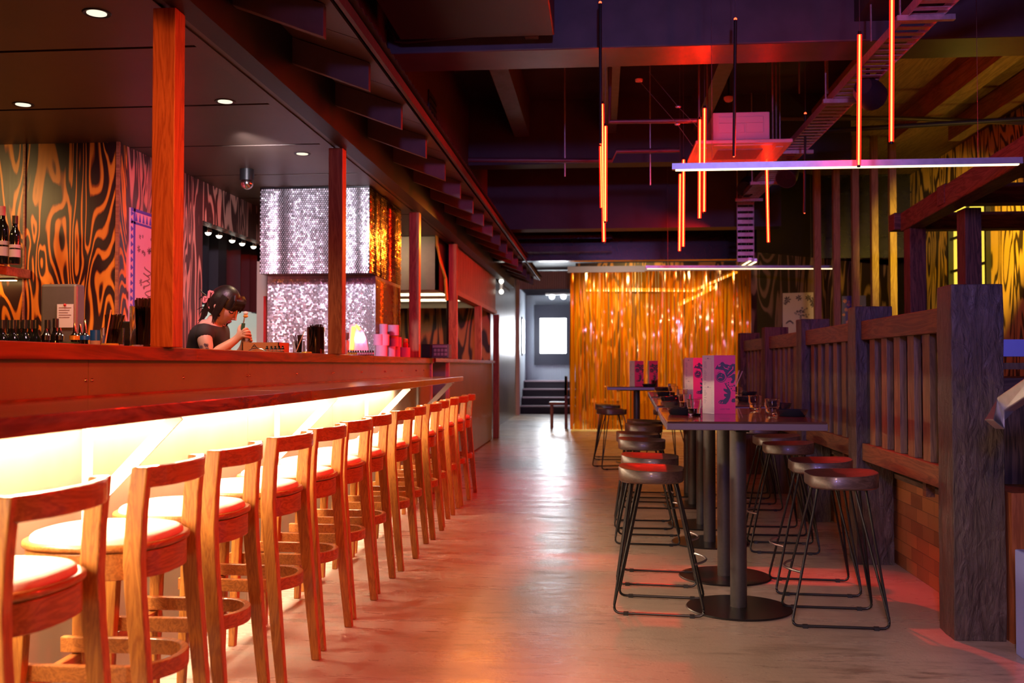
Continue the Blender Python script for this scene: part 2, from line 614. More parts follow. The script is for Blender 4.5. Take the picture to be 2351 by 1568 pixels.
# flat ceiling over the bar, laid in panels with open seams
ys = [-1.2, .32, 1.29, 2.26, 3.23, 4.20, 5.17, 6.14, 7.11, 8.1, 9.1, 10.6, 12.2, 13.8, 15.4, 17.2, 19]
mb = MB()
for a, b in zip(ys[:-1], ys[1:]):
    mb.box(-6.15, -1.74, a + .014, b - .014, 2.55, 2.57)
struct(mb.build('ceiling_bar', M['soffit']))
struct(MB().box(-6.15, -1.74, -1.2, 19, 2.565, 2.6).build('ceiling_void', M['dark_frame']))
struct(MB().box(-1.62, -1.52, -2, 17.5, 2.505, 2.85).build('beam_bar_header', M['black']))
struct(MB().box(-1.74, -1.62, -2, 15.7, 2.525, 2.80).box(-1.678, -1.674, -2, 15.7, 2.518, 2.53).build('trim_1', M['soffit']))

# sloped soffit and roof of the bar
sof = MB()
yy = [-2 + .8 * i for i in range(25)]
for a, b in zip(yy[:-1], yy[1:]):
    sof.hexa([(-1.52, a + .004, 2.777), (-1.09, a + .004, 2.625), (-1.09, b - .004, 2.625), (-1.52, b - .004, 2.777),
              (-1.52, a + .004, 2.79), (-1.09, a + .004, 2.64), (-1.09, b - .004, 2.64), (-1.52, b - .004, 2.79)])
struct(sof.build('ceiling_eave', M['soffit']))
mb = MB()
y = -2.0
pts0 = []
while y < 17.2:
    pts0.append(y)
    y += .045
vs = []
fs = []
for i, y in enumerate(pts0):
    dz = .008 if i % 2 else -.008
    vs += [(-1.5, y, 2.86 + dz), (-1.015, y, 2.672 + dz)]
fs = [[2 * i, 2 * i + 1, 2 * i + 3, 2 * i + 2] for i in range(len(pts0) - 1)]
mb.add(vs, fs)
mb.bar((-1.055, -2, 2.64), (-1.055, 17.2, 2.64), .02, .05)
struct(mb.build('roof_edge', M['roof_edge']))
# rafters under the eave
raft = None
for i in range(-4, 17):
    yc = 4.0 + .8 * i
    P = [(-1.135, 2.50), (-1.135, 2.638), (-1.53, 2.778), (-1.53, 2.648)]
    mb = MB().prism(P, lambda u, v: (u, yc - .0225, v), lambda u, v: (u, yc + .0225, v))
    o = mb.build('rafter', M['rafter'], bevel=.003)
    k = i + 4
    tag(o, 'painted timber rafter under the eave over the bar stools, ' + (ORD[k] if k < 14 else 'number %d' % (k + 1)) + ' along the row', 'rafter', 'rafters under the bar eave')

# wall above the eave
struct(MB().box(-1.62, -1.42, -2, 17.2, 2.8, 4.0).build('wall_upper', M['clad_wall']))

# big boxed steel beam and others
struct(MB().box(-1.42, 4.3, 6.5, 6.92, 3.225, 4.0).build('beam_1', M['beam_paint'], bevel=.01))
mb = MB()
mb.box(-1.42, 2.6, 10.6, 10.85, 3.3, 4.0)
struct(mb.build('beam_2', M['dark_paint']))
struct(MB().box(-1.42, 2.2, 12.4, 12.7, 2.85, 4.0).build('beam_3', M['dark_paint']))
struct(MB().box(1.62, 2.05, 2, 6.5, 3.35, 4.0).build('beam_4', M['dark_paint']))
for k, (x, y0, y1, z0, w) in enumerate([(-.84, 6.92, 10.6, 3.6, .16), (.09, 6.92, 10.6, 3.62, .15), (1.03, 6.92, 10.6, 3.62, .13)]):
    struct(MB().box(x - w / 2, x + w / 2, y0, y1, z0, 4.0).build('beam_%d' % (5 + k), M['purlin']))
for k, (x, w) in enumerate([(3.2, .17), (3.78, .13)]):
    struct(MB().box(x - w / 2, x + w / 2, 6.92, 11.0, 3.55, 3.75).build('beam_%d' % (8 + k), M['timber_dark']))
struct(MB().box(2.2, 4.3, 6.95, 14.0, 3.76, 3.82).build('ceiling_booth', M['timber_dark']))
# bulkhead at the end of the hall
mb = MB().box(-1.9, 4.3, 14.0, 14.2, 2.62, 4.0)
for z in (2.9, 3.2, 3.5, 3.75):
    mb.box(-1.9, 4.3, 13.97, 14.0, z, z + .02)
struct(mb.build('wall_bulkhead', M['black_gloss']))
struct(MB().box(-1.9, .15, 13.6, 14.0, 2.70, 2.78).box(-1.9, .15, 13.4, 13.5, 2.86, 2.9).build('trim_2', M['black_gloss']))

# plywood block on the far side of the bar: facing wall, receding wall with window opening
XW = -3.02
mb = MB().box(-6.15, XW, 5.98, 6.1, 0, 2.55)
struct(mb.build('wall_bar_end', M['ply_left']))
mb = MB()
mb.box(XW - .1, XW, 6.1, 7.32, 0, 2.55)
mb.box(XW - .1, XW, 7.32, 9.6, 2.25, 2.55)
mb.box(XW - .1, XW, 7.32, 9.6, 0, .95)
mb.box(XW - .1, XW, 9.6, 10.7, 0, 2.55)
struct(mb.build('wall_bar_side', M['ply_side']))
struct(MB().bar((XW + .004, 5.976, 0), (XW + .004, 5.976, 2.55), .02, .02).bar((at(55, 500, y=5.97).x, 5.974, 0), (at(55, 500, y=5.97).x, 5.974, 2.55), .012, .012).build('trim_3', M['shelf_wood']))
# kitchen seen through the opening
struct(MB().box(-5.6, -5.5, 6.1, 14, 0, 2.6).build('wall_kitchen', M['white_wall']))
struct(MB().box(-5.5, -3.12, 10.4, 10.5, 0, 2.6).build('wall_kitchen_end', M['white_wall']))
struct(MB().box(-5.5, -1.70, 15.22, 15.3, 0, 2.54).build('wall_pass', M['ply_far']))
# corridor wall past the kitchen
struct(MB().box(-2.15, -1.95, 15.65, 22.9, 0, 3.3).build('wall_corridor', M['metal_clad']))
struct(MB().box(-1.97, -1.87, 22.85, 23.0, 0, 3.0).build('trim_4', M['pink_post']))
struct(MB().box(-6, 4.3, 19, 26.3, 3.34, 3.44).build('ceiling_lobby', M['black']))
# lobby end: pleated walls, landing, window
mb = MB()
xs = []
x = -2.1
while x < -.2:
    xs.append(x)
    x += .022
vs = []
for i, x in enumerate(xs):
    d = .014 if i % 2 else 0
    vs += [(x, 25.2 + d, .77), (x, 25.2 + d, 2.92)]
mb.add(vs, [[2 * i, 2 * i + 2, 2 * i + 3, 2 * i + 1] for i in range(len(xs) - 1)])
struct(mb.build('wall_lobby', M['pale_wall']))
mb = MB()
xs = []
x = -2.2
while x < .4:
    xs.append(x)
    x += .026
vs = []
for i, x in enumerate(xs):
    d = .016 if i % 2 else 0
    vs += [(x, 22.9 + d, 2.9), (x, 22.9 + d, 3.32)]
mb.add(vs, [[2 * i, 2 * i + 2, 2 * i + 3, 2 * i + 1] for i in range(len(xs) - 1)])
struct(mb.build('wall_valance', M['pink_post']))
struct(MB().box(-2.0, -1.9, 23.1, 25.2, .0, 2.95).build('wall_lobby_side', M['pale_wall']))
st = thing('stairs', 'dark stairs with pale nosings up to the lit lobby window', 'stairs', (-1.3, 23.4, 0))
for k in range(4):
    y0 = 23.4 + .34 * k
    z1 = .192 * (k + 1)
    y1 = 23.4 + .34 * (k + 1) if k < 3 else 25.3
    MB().box(-1.893, -.1, y0 + .02, 25.3 if k == 3 else y1 + .02, z1 - .192 if k else 0, z1 - .03).build('step', M['stair'], st)
    MB().box(-1.893, -.1, y0, y1, z1 - .03, z1).build('nosing', M['nosing'], st)
pa, pb = at(1226, 700, y=25.1), at(1320, 838, y=25.1)
wa, wb = at(1240, 731, y=25.1), at(1300, 811, y=25.1)
wn = struct(MB().box(pa.x, wa.x, 25.06, 25.16, pb.z, pa.z).box(wb.x, pb.x, 25.06, 25.16, pb.z, pa.z).box(wa.x, wb.x, 25.06, 25.16, wa.z, pa.z).box(wa.x, wb.x, 25.06, 25.16, pb.z, wb.z).build('window_1', M['dark_frame']))
MB().box(wa.x, wb.x, 25.12, 25.13, wb.z, wa.z).build('pane', E_DOOR, wn)
w2 = struct(MB().box(-1.9, -1.87, 23.7, 24.3, 1.38, 2.30).build('window_2', M['dark_frame']))
MB().box(-1.872, -1.862, 23.76, 24.24, 1.44, 2.24).build('pane', E_DOOR, w2)
lm = thing('ceiling_light', 'bright twin white lamp under the pleated lobby valance', 'light', (-1.05, 24.3, 2.86))
MB().box(-1.35, -.75, 24.2, 24.4, 2.86, 2.9).build('housing', M['white_metal'], lm)
for dx in (-.14, .14):
    MB().ball((-1.05 + dx, 24.25, 2.82), .07, 12, 8).build('bulb', E_SIGN_W, lm)

# right side walls: angled plywood back wall, deck, side wall with window
a = at(1738, 700, y=13.2)
b = at(2085, 700, y=15.3)
mb = MB()
d = Vector((b.x - a.x, b.y - a.y, 0)).normalized()
nrm = Vector((-d.y, d.x, 0))
p0 = Vector((a.x, a.y, 0))
p1 = Vector((b.x, b.y, 0)) + d * .6
for z0, z1, nm, mt in ((0, 2.62, 'wall_booth_back', M['ply_dark']), (2.62, 4.0, 'wall_booth_upper', M['black_gloss'])):
    struct(MB().hexa([p0 + Vector((0, 0, z0)), p1 + Vector((0, 0, z0)), p1 + nrm * .1 + Vector((0, 0, z0)), p0 + nrm * .1 + Vector((0, 0, z0)),
                      p0 + Vector((0, 0, z1)), p1 + Vector((0, 0, z1)), p1 + nrm * .1 + Vector((0, 0, z1)), p0 + nrm * .1 + Vector((0, 0, z1))]).build(nm, mt))
BW0, BWd, BWn = p0, d, nrm
XR = 4.22
w0 = at(2185, 500, x=XR)
w1 = at(2272, 500, x=XR)
ya, yb = w1.y, w0.y
zt, zb = 3.06, 1.5
mb = MB().box(XR, XR + .06, w1.y - 4.5, ya, .5, 3.75).box(XR, XR + .06, yb, at(2084, 500, x=XR).y, .5, 3.75)
mb.box(XR, XR + .06, ya, yb, .5, zb).box(XR, XR + .06, ya, yb, zt, 3.75)
struct(mb.build('wall_booth_side', M['ply_yellow']))
wn3 = struct(MB().bar((XR - .02, ya, zb), (XR - .02, ya, zt), .06, .05).bar((XR - .02, yb, zb), (XR - .02, yb, zt), .06, .05).bar((XR - .02, ya, zt), (XR - .02, yb, zt), .06, .05).bar((XR - .02, ya, zb), (XR - .02, yb, zb), .06, .05)
             .bar((XR - .02, (ya + yb) / 2, zb), (XR - .02, (ya + yb) / 2, zt), .03, .03).bar((XR - .02, ya, 2.66), (XR - .02, yb, 2.66), .025, .03).bar((XR - .02, ya, 2.27), (XR - .02, yb, 2.27), .025, .03).bar((XR - .02, ya, 1.88), (XR - .02, yb, 1.88), .025, .03).build('window_3', M['black']))
MB().box(XR + .02, XR + .03, ya, yb, zb, zt).build('pane', E_PANE, wn3)
# raised deck behind the fence
struct(MB().box(1.70, 4.3, 4.62, 13.2, 0, .50).build('floor_deck', M['parquet']))
struct(MB().box(1.68, 4.3, 4.60, 13.2, .50, .525).build('trim_5', M['old_y']))

# ================================================================== BAR
bar = thing('bar_counter', 'long bar counter with bronze sheet front and red-brown timber top', 'bar', (-1.8, 5, 0))
ps = [-1.2, 0.2, 1.6, 3.12, 4.6, 6.1, 7.6, 8.9, 9.68]
for a, b in zip(ps[:-1], ps[1:]):
    fp = MB().box(-1.72, -1.67, a + .0015, b - .0015, .03, 1.167).build('front_panel', M['bar_sheet'], bar)
    for yy in (a + .02, (a + b) / 2, b - .02):
        for z in (1.10, .60):
            MB().ball((-1.669, yy, z), .007, 8, 5).build('screw', M['screw'], fp)
MB().box(-1.70, -1.668, -1.2, 9.68, 0, .03).build('kick_strip', M['steel'], bar)
for a, b in ((-1.2, 3.93), (3.93, 7.1), (7.1, 9.7)):
    MB().box(-2.0, -1.64, a + .001, b - .001, 1.167, 1.217).build('counter_top', M['counter_wood'], bar, bevel=.003)
MB().box(-2.25, -1.62, 9.7, 10.6, 1.18, 1.217).build('counter_flap', M['counter_wood'], bar)
ledge = thing('drinks_ledge', 'red-brown timber drinks ledge fixed to the bar front above the stools', 'ledge', (-1.4, 5, 1.0))
L = [(-1.18, -1.0), (-1.185, 4.0), (-1.215, 6.8), (-1.27, 9.15)]
for (xa, a), (xb, b) in zip(L[:-1], L[1:]):
    MB().hexa([(-1.665, a, 1.002), (xa, a, 1.002), (xb, b - .003, 1.002), (-1.665, b - .003, 1.002), (-1.665, a, 1.045), (xa, a, 1.045), (xb, b - .003, 1.045), (-1.665, b - .003, 1.045)]).build('ledge_board', M['ledge_wood'], ledge, bevel=.003)
MB().box(-1.665, -1.645, -1.0, 9.1, 1.045, 1.052).build('upstand', M['counter_wood'], ledge)
led = thing('led_strip_light', 'glowing warm strip light along the underside of the drinks ledge', 'light', (-1.5, 4, .98))
MB().box(-1.60, -1.56, -.9, 7.9, .992, 1.002).build('channel', M['white_metal'], led)
MB().box(-1.594, -1.566, -.9, 7.9, .987, .992).build('diffuser', E_STRIP, led)
for i, yb_ in enumerate((-.7, 1.25, at(203, 1000, x=-1.66).y, at(637, 1000, x=-1.66).y, at(842, 1000, x=-1.66).y, at(960, 1000, x=-1.66).y)):
    br = thing('ledge_bracket', 'white steel bracket under the drinks ledge, ' + ORD[i] + ' along the bar front', 'bracket', (-1.66, yb_, .6), 'steel brackets under the drinks ledge')
    MB().box(-1.67, -1.655, yb_ - .02, yb_ + .02, .60, 1.0).build('wall_leg', M['white_metal'], br)
    MB().box(-1.655, -1.33, yb_ - .02, yb_ + .02, .985, .999).build('arm', M['white_metal'], br)
    MB().bar((-1.66, yb_ + .004, .68), (-1.36, yb_ + .004, .99), .008, .042, up=(.7, 0, -.7)).build('strut', M['white_metal'], br)

# posts on the counter
for i, (pxl, zb_, zt_) in enumerate(((344, 1.217, 2.505), (752.5, 1.217, 2.505), (938.5, 1.217, 2.505), (1030, 1.217, 2.505), (1089, 1.217, 1.945), (1132, 0, 1.945))):
    yp = at(pxl, 800, x=-1.692).y + .045
    o = MB().box(-1.692, -1.602, yp - .045, yp + .045, zb_, zt_).build('timber_post', M['post_wood'], bevel=.004)
    tag(o, 'square red-lit timber post holding the bar canopy, ' + ORD[i] + ' from the stools with white tops' if i == 0 else 'square timber post holding the bar canopy, ' + ORD[i] + ' along the bar', 'post', 'timber posts along the bar')

# kitchen pass further along
ps_ = thing('pass_counter', 'metal clad kitchen pass counter beyond the end of the bar', 'counter', (-1.8, 12.6, 0))
for a, b in ((10.6, 12.1), (12.1, 13.6), (13.6, 15.2)):
    MB().box(-2.2, -1.67, a + .002, b - .002, .02, 1.18).build('clad_panel', M['metal_clad'], ps_)
MB().box(-2.25, -1.62, 10.602, 15.2, 1.18, 1.217).build('counter_top', M['counter_wood'], ps_)
MB().box(-1.666, -1.63, 10.602, 10.66, 0, 1.18).build('end_post', M['pink_post'], ps_)
MB().box(-1.69, -1.655, 9.66, 9.71, 0, 1.167).build('end_trim', M['pink_post'], bar)
o = MB().box(-2.3, -2.2, 9.75, 10.5, .1, 1.05).build('gap_dark_panel', M['curtain_dark'])  # darkness inside the gap put in as an added dark panel
tag(o, 'dark panel behind the gap between bar and pass', 'cabinet')
bp = thing('timber_valance', 'hanging red timber board valance over the kitchen pass', 'valance', (-1.65, 13, 1.95))
mbv = MB()
yq = 11.12
while yq < 15.45:
    mbv.box(-1.675, -1.645, yq, min(yq + .23, 15.5) - .004, 2.0, 2.52)
    yq += .23
mbv.build('boards', M['board_wood'], bp)
MB().box(-1.70, -1.62, 11.12, 15.5, 1.945, 2.0).build('bottom_rail', M['shelf_wood'], bp)
hd = thing('extractor_hood', 'brown kitchen extractor hood with lit underside', 'hood', (-2.6, 12.4, 1.97))
MB().box(-3.6, -1.76, 10.7, 10.74, 1.97, 2.55).box(-3.6, -3.56, 10.7, 14.2, 1.97, 2.55).box(-1.80, -1.76, 10.7, 14.2, 1.97, 2.55).box(-3.6, -1.76, 14.16, 14.2, 1.97, 2.55).build('canopy', M['bronze_box'], hd)
MB().box(-3.56, -1.80, 10.74, 14.16, 2.06, 2.08).build('filter_panel', M['white_wall'], hd)
for yq in (11.4, 12.6, 13.7):
    MB().box(-3.4, -1.9, yq - .12, yq + .12, 2.045, 2.058).build('lamp', E_HOOD, hd)
pts = [at(1003, 535, y=10.6), at(1004, 565, y=10.6), at(1012, 600, y=10.6), at(1023, 640, y=10.6), at(1026, 690, y=10.6)]
tag(MB().tube(pts, .018).build('gas_hose', M['orange_cable']), 'orange hose hanging in front of the extractor hood', 'hose')
tag(MB().tube([at(1028, 560, y=11.2), at(1029, 820, y=11.2)], .018).build('drain_pipe', M['black_metal']), 'thin dark pipe behind the fourth bar post', 'pipe')

# ---------------------------------------------------------------- bar stools with backs
def make_bar_stool():
    r = thing('bar_stool', 'x', 'bar stool', (0, 0, 0), 'wooden bar stools along the bar')
    W = .178
    legpath = [(0.0, 0), (-.018, .18), (-.036, .38), (-.052, .56), (-.058, .66), (-.052, .78), (-.040, .892)]
    for sgn in (-1, 1):
        mb = MB()
        pts = [(x, sgn * (W + .006 * (1 - z / .9)), z) for x, z in legpath]
        sc = [.78, .9, 1.0, 1.05, 1.08, 1.05, .98]
        n = len(pts)
        vs = []
        for (x, y, z), s_ in zip(pts, sc):
            hx, hy = .022 * s_, .017 * s_
            vs += [(x - hx, y - hy, z), (x + hx, y - hy, z), (x + hx, y + hy, z), (x - hx, y + hy, z)]
        fs = [[3, 2, 1, 0]]
        for i in range(n - 1):
            for q in range(4):
                fs.append([i * 4 + q, i * 4 + (q + 1) % 4, i * 4 + 4 + (q + 1) % 4, i * 4 + 4 + q])
        fs.append([n * 4 - 4, n * 4 - 3, n * 4 - 2, n * 4 - 1])
        mb.add(vs, fs)
        mb.build('leg', M['oak'], r, bevel=.004, local=True)
    for sgn in (-1, 1):
        mb = MB()
        a, b = Vector((-.385, sgn * .168, 0)), Vector((-.365, sgn * .150, .655))
        p = []
        for q, h in ((a, .014), (b, .020)):
            p += [q + Vector((-h, -h, 0)), q + Vector((h, -h, 0)), q + Vector((h, h, 0)), q + Vector((-h, h, 0))]
        mb.hexa(p)
        mb.build('leg', M['oak'], r, bevel=.003, local=True)
    # curved back rail
    def arc(x0, bulge, half, z, n=13):
        out = []
        for i in range(n):
            t = -1 + 2 * i / (n - 1)
            out.append((x0 + bulge * (1 - abs(t) ** 2.4), half * t, z))
        return out
    MB().sweep(arc(-.040, .050, W + .010, .865), [(-.012, -.027), (.012, -.027), (.012, .027), (-.012, .027)], smooth=False).build('back_rail', M['oak_y'], r, bevel=.004, local=True)
    # seat outline: rounded D
    def outline(a, b, xc, n=40, e=2.6):
        out = []
        for i in range(n):
            t = 2 * PI * i / n
            c, s_ = math.cos(t), math.sin(t)
            out.append((xc + a * math.copysign(abs(c) ** (2 / e), c), b * math.copysign(abs(s_) ** (2 / e), s_)))
        return out
    # apron ring
    o1 = outline(.195, .185, -.215)
    o2 = outline(.172, .162, -.215)
    n = len(o1)
    mb = MB()
    vs = [(x, y, .60) for x, y in o1] + [(x, y, .668) for x, y in o1] + [(x, y, .668) for x, y in o2] + [(x, y, .60) for x, y in o2]
    fs = []
    for i in range(n):
        j = (i + 1) % n
        fs += [[i, j, n + j, n + i], [n + i, n + j, 2 * n + j, 2 * n + i], [2 * n + i, 2 * n + j, 3 * n + j, 3 * n + i], [3 * n + i, 3 * n + j, j, i]]
    mb.add(vs, fs, True)
    mb.build('apron', M['oak_y'], r, bevel=.002, local=True)
    # seat rim
    o3 = outline(.203, .193, -.215)
    mb = MB()
    mb.prism(o3, lambda u, v: (u, v, .672), lambda u, v: (u, v, .690), True)
    mb.build('seat', M['oak_y'], r, bevel=.006, local=True)
    # cushion, domed
    prof = [(1.0, .690), (.99, .700), (.95, .706), (.8, .711), (.5, .714), (.02, .715)]
    o4 = outline(.186, .176, -.215)
    mb = MB()
    vs = []
    for s_, z in prof:
        vs += [(-.215 + (x + .215) * s_, y * s_, z) for x, y in o4]
    fs = []
    for k in range(len(prof) - 1):
        for i in range(n):
            j = (i + 1) % n
            fs.append([k * n + i, k * n + j, (k + 1) * n + j, (k + 1) * n + i])
    fs.append([(len(prof) - 1) * n + i for i in range(n)])
    mb.add(vs, fs, True)
    mb.build('cushion', M['cushion'], r, local=True)
    # bentwood foot ring, open to the front
    pts = [(-.415, -.132, .352)]
    for i in range(15):
        t = -PI / 2 + PI * i / 14
        pts.append((-.125 + .115 * math.cos(t), .132 * math.sin(t), .352))
    pts.append((-.415, .132, .352))
    MB().sweep(pts, [(-.011, -.022), (.011, -.022), (.011, .022), (-.011, .022)]).build('foot_ring', M['oak_y'], r, bevel=.003, local=True)
    MB().box(-.388, -.364, -.150, .150, .285, .325).build('stretcher', M['oak_y'], r, bevel=.003, local=True)
    return r


stool_y = [2.05, 2.62, 3.11, 3.65, 4.14, 4.64, 5.14, 5.69, 6.18, 6.69, 7.20, 7.77, 8.27, 8.76]
proto = make_bar_stool()
for i, yc in enumerate(stool_y):
    lb = 'wooden bar stool with white seat, ' + ORD[i] + ' from the near end of the bar'
    if i == 0:
        o = proto
        o['label'] = lb
        o.location = (-1.125, yc, 0)
    else:
        o = dup(proto, (-1.115 + rnd.uniform(-.012, .012) - (.012 if i > 9 else 0), yc, 0), lb)
    o.rotation_euler = (0, 0, rnd.uniform(-.05, .05))
# ================================================================== TABLES AND WIRE STOOLS
def make_table():
    r = thing('bar_table', 'x', 'table', (0, 0, 0), 'pedestal tables in a row along the fence')
    MB().box(-.345, .345, -.35, .35, .869, .900).build('table_top', M['table_top'], r, bevel=.004, local=True)
    MB().box(-.349, .349, -.3505, .3505, .862, .893).build('edge_band', M['table_edge'], r, bevel=.003, local=True)
    MB().cyl((0, 0), .039, .008, .865, 24).build('pole', M['pole_metal'], r, local=True)
    MB().lathe((0, 0, 0), [(.001, 0), (.243, 0), (.247, .004), (.243, .009), (.03, .012), (.001, .012)], 48).build('base_plate', M['base_plate'], r, local=True)
    MB().box(-.2, .2, -.03, .03, .845, .866).box(-.03, .03, -.2, .2, .845, .866).build('support_arm', M['black_metal'], r, local=True)
    return r


tab = None
ty = [4.81, 5.52, 6.56, 7.27, 8.30, 9.01]
tl = ['square pedestal table standing nearest the timber fence end post, with a pink menu and glasses',
      'square pedestal table joined behind the front table of the row',
      'third pedestal table of the row beside the fence, with a pink menu',
      'fourth pedestal table of the row beside the fence',
      'fifth pedestal table of the row beside the fence',
      'sixth pedestal table, last of the row beside the fence']
tabs = []
for yq, lb in zip(ty, tl):
    x = .645 + .030 * (yq - 4.8)
    if tab is None:
        tab = make_table()
        tab.location = (x, yq, 0)
        tab['label'] = lb
        o = tab
    else:
        o = dup(tab, (x, yq, 0), lb)
    o.rotation_euler = (0, 0, -.03 + rnd.uniform(-.008, .008))
    tabs.append(o)
dup(tab, (.42, 11.9, 0), 'lone pedestal table set out before the amber strip curtain', 0)
dup(tab, (1.95, 11.4, 0), 'pedestal table in the corner beside the plywood wall and strip curtain', 0)


def make_wire_stool():
    r = thing('wire_stool', 'x', 'stool', (0, 0, 0), 'low stools around the pedestal tables')
    # saddle seat, shifted back from the frame
    a, b, xc = .158, .185, -.035
    n = 40

    def out(s_):
        o = []
        for i in range(n):
            t = 2 * PI * i / n
            c, q = math.cos(t), math.sin(t)
            e = 2 / 2.7
            x = a * math.copysign(abs(c) ** e, c)
            y = b * math.copysign(abs(q) ** e, q)
            if x > 0:
                x *= 1 - .10 * (1 - abs(y / b)) ** 2
            o.append((xc + x * s_, y * s_))
        return o

    def dish(x, y):
        u = (x - xc) / a
        v = y / b
        rr = min(1, u * u + v * v)
        return .640 + .022 * rr + .010 * max(0, -u) ** 2 - .004 * max(0, u)
    rings = [.02, .3, .55, .75, .9, .975, .99]
    vs = []
    for s_ in rings:
        vs += [(x, y, dish(x, y)) for x, y in out(s_)]
    o1 = out(1.0)
    vs += [(x, y, dish(x, y) - .003) for x, y in o1]
    vs += [(x, y, .609) for x, y in out(1.0)]
    vs += [(x, y, .602) for x, y in out(.95)]
    vs += [(x, y, .602) for x, y in out(.02)]
    k = len(rings) + 4
    fs = []
    for q in range(k - 1):
        for i in range(n):
            j = (i + 1) % n
            fs.append([q * n + i, (q + 1) * n + i, (q + 1) * n + j, q * n + j])
    fs.append([i for i in range(n)])
    MB().add(vs, fs, True).build('seat', M['walnut'], r, local=True)

    def rnd_path(p, rad=.03, seg=5):
        p = [Vector(q) for q in p]
        o = [p[0]]
        for i in range(1, len(p) - 1):
            d0 = (p[i - 1] - p[i]).normalized()
            d1 = (p[i + 1] - p[i]).normalized()
            q0, q1 = p[i] + d0 * rad, p[i] + d1 * rad
            for t in range(seg + 1):
                f = t / seg
                o.append((q0 * (1 - f) + p[i] * f) * (1 - f) + (p[i] * (1 - f) + q1 * f) * f)
        o.append(p[-1])
        return o
    for s_ in (-1, 1):
        pth = rnd_path([(-.130, s_ * .075, .602), (-.208, s_ * .178, .009), (.208, s_ * .178, .009), (.075, s_ * .075, .602)], .035)
        MB().tube(pth, .0062, 8).build('leg_frame', M['black_metal'], r, local=True)
        MB().tube([(-.085, s_ * .062, .602), (-.202, s_ * .172, .05)], .0058, 8).build('leg_rod', M['black_metal'], r, local=True)
        for x in (-.15, .15):
            MB().box(x - .011, x + .011, s_ * .178 - .009, s_ * .178 + .009, 0, .016).build('foot_glide', M['black'], r, local=True)
    pts = []
    for i in range(13):
        t = -1 + 2 * i / 12
        pts.append((.160 + .055 * (1 - t * t), .140 * t, .235))
    MB().tube(pts, .0058, 8).build('footrest', M['steel'], r, local=True)
    MB().box(-.12, .06, -.085, .085, .594, .602).build('mount_plate', M['black_metal'], r, local=True)
    return r


ws = make_wire_stool()
left = [(.277, 4.80), (.300, 5.42), (.305, 6.60), (.300, 7.22), (.385, 8.22), (.42, 8.85)]
right = [(1.045, 4.65), (1.085, 5.27), (1.125, 6.38), (1.165, 7.02), (1.22, 8.2), (1.25, 8.9)]
for i, (x, yq) in enumerate(left):
    lb = 'walnut saddle wire stool on the aisle side of the tables, ' + ORD[i] + ' from the front'
    if i == 0:
        ws.location = (x, yq, 0)
        ws['label'] = lb
        o = ws
    else:
        o = dup(ws, (x, yq, 0), lb)
    o.rotation_euler = (0, 0, rnd.uniform(-.06, .06) - .04)
for i, (x, yq) in enumerate(right):
    o = dup(ws, (x, yq, 0), 'walnut saddle wire stool on the fence side of the tables, ' + ORD[i] + ' from the front')
    o.rotation_euler = (0, 0, PI + rnd.uniform(-.08, .08) - .06)
for i, (x, yq, rz) in enumerate([(.15, 11.2, .3), (.72, 11.15, 2.6), (.12, 12.3, 0)]):
    dup(ws, (x, yq, 0), 'dark wire-legged stool at the lone table before the strip curtain, ' + ORD[i] + ' of three', rz)

# ================================================================== FENCE
fence_y = [4.33, 5.92, 7.50, 9.10, 10.7]
for i, yq in enumerate(fence_y):
    x0, x1 = 1.468, 1.675
    top = 1.49
    # rough hewn square post
    k = 14
    vs = []
    rr = random.Random(40 + i)
    ring = []
    for a_ in range(4):
        for q in range(4):
            t = q / 4
            c = [(x0, 0), (x1, 0), (x1, .2), (x0, .2)]
            p, p2 = c[a_], c[(a_ + 1) % 4]
            ring.append((p[0] + (p2[0] - p[0]) * t, p[1] + (p2[1] - p[1]) * t))
    n = len(ring)
    off = [(rr.uniform(-.004, .004), rr.uniform(-.004, .004)) for _ in ring]
    for z_ in range(k + 1):
        z = top * z_ / k
        for (x, y), (ox, oy) in zip(ring, off):
            vs.append((x + ox + rr.uniform(-.0022, .0022), yq + y + oy + rr.uniform(-.0022, .0022), z))
    fs = []
    for z_ in range(k):
        for q in range(n):
            fs.append([z_ * n + q, z_ * n + (q + 1) % n, (z_ + 1) * n + (q + 1) % n, (z_ + 1) * n + q])
    fs.append([k * n + q for q in range(n)])
    fs.append(list(range(n))[::-1])
    o = MB().add(vs, fs).build('fence_post', M['old_hewn'] if i < 3 else M['old_z'], bevel=.004)
    tag(o, ('massive rough-hewn timber post at the front end of the slatted fence' if i == 0 else 'rough-hewn dark timber fence post, ' + ORD[i] + ' from the front'), 'post', 'hewn posts of the slatted fence')
for i in range(4):
    y0, y1 = fence_y[i] + .2, fence_y[i + 1]
    fr = thing('slatted_fence', 'slatted timber fence panel between the ' + ORD[i] + ' and ' + ORD[i + 1] + ' hewn posts', 'fence', (1.56, (y0 + y1) / 2, .6), 'slatted panels of the fence')
    MB().box(1.50, 1.60, y0, y1, 1.295, 1.405).build('top_rail', M['rail_y'], fr, bevel=.004)
    MB().box(1.50, 1.60, y0, y1, .600, .700).build('bottom_rail', M['rail_y'], fr, bevel=.004)
    nsl = 12
    w = (y1 - y0) / nsl
    for q in range(nsl):
        a = y0 + w * q + .004
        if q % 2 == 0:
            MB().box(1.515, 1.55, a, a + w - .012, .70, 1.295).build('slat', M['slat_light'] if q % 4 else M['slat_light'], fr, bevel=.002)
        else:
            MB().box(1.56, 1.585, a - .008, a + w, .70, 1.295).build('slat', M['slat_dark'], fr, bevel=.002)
    MB().box(1.53, 1.57, y0 + .35, y0 + .40, .525, .60).build('foot', M['rail_y'], fr)

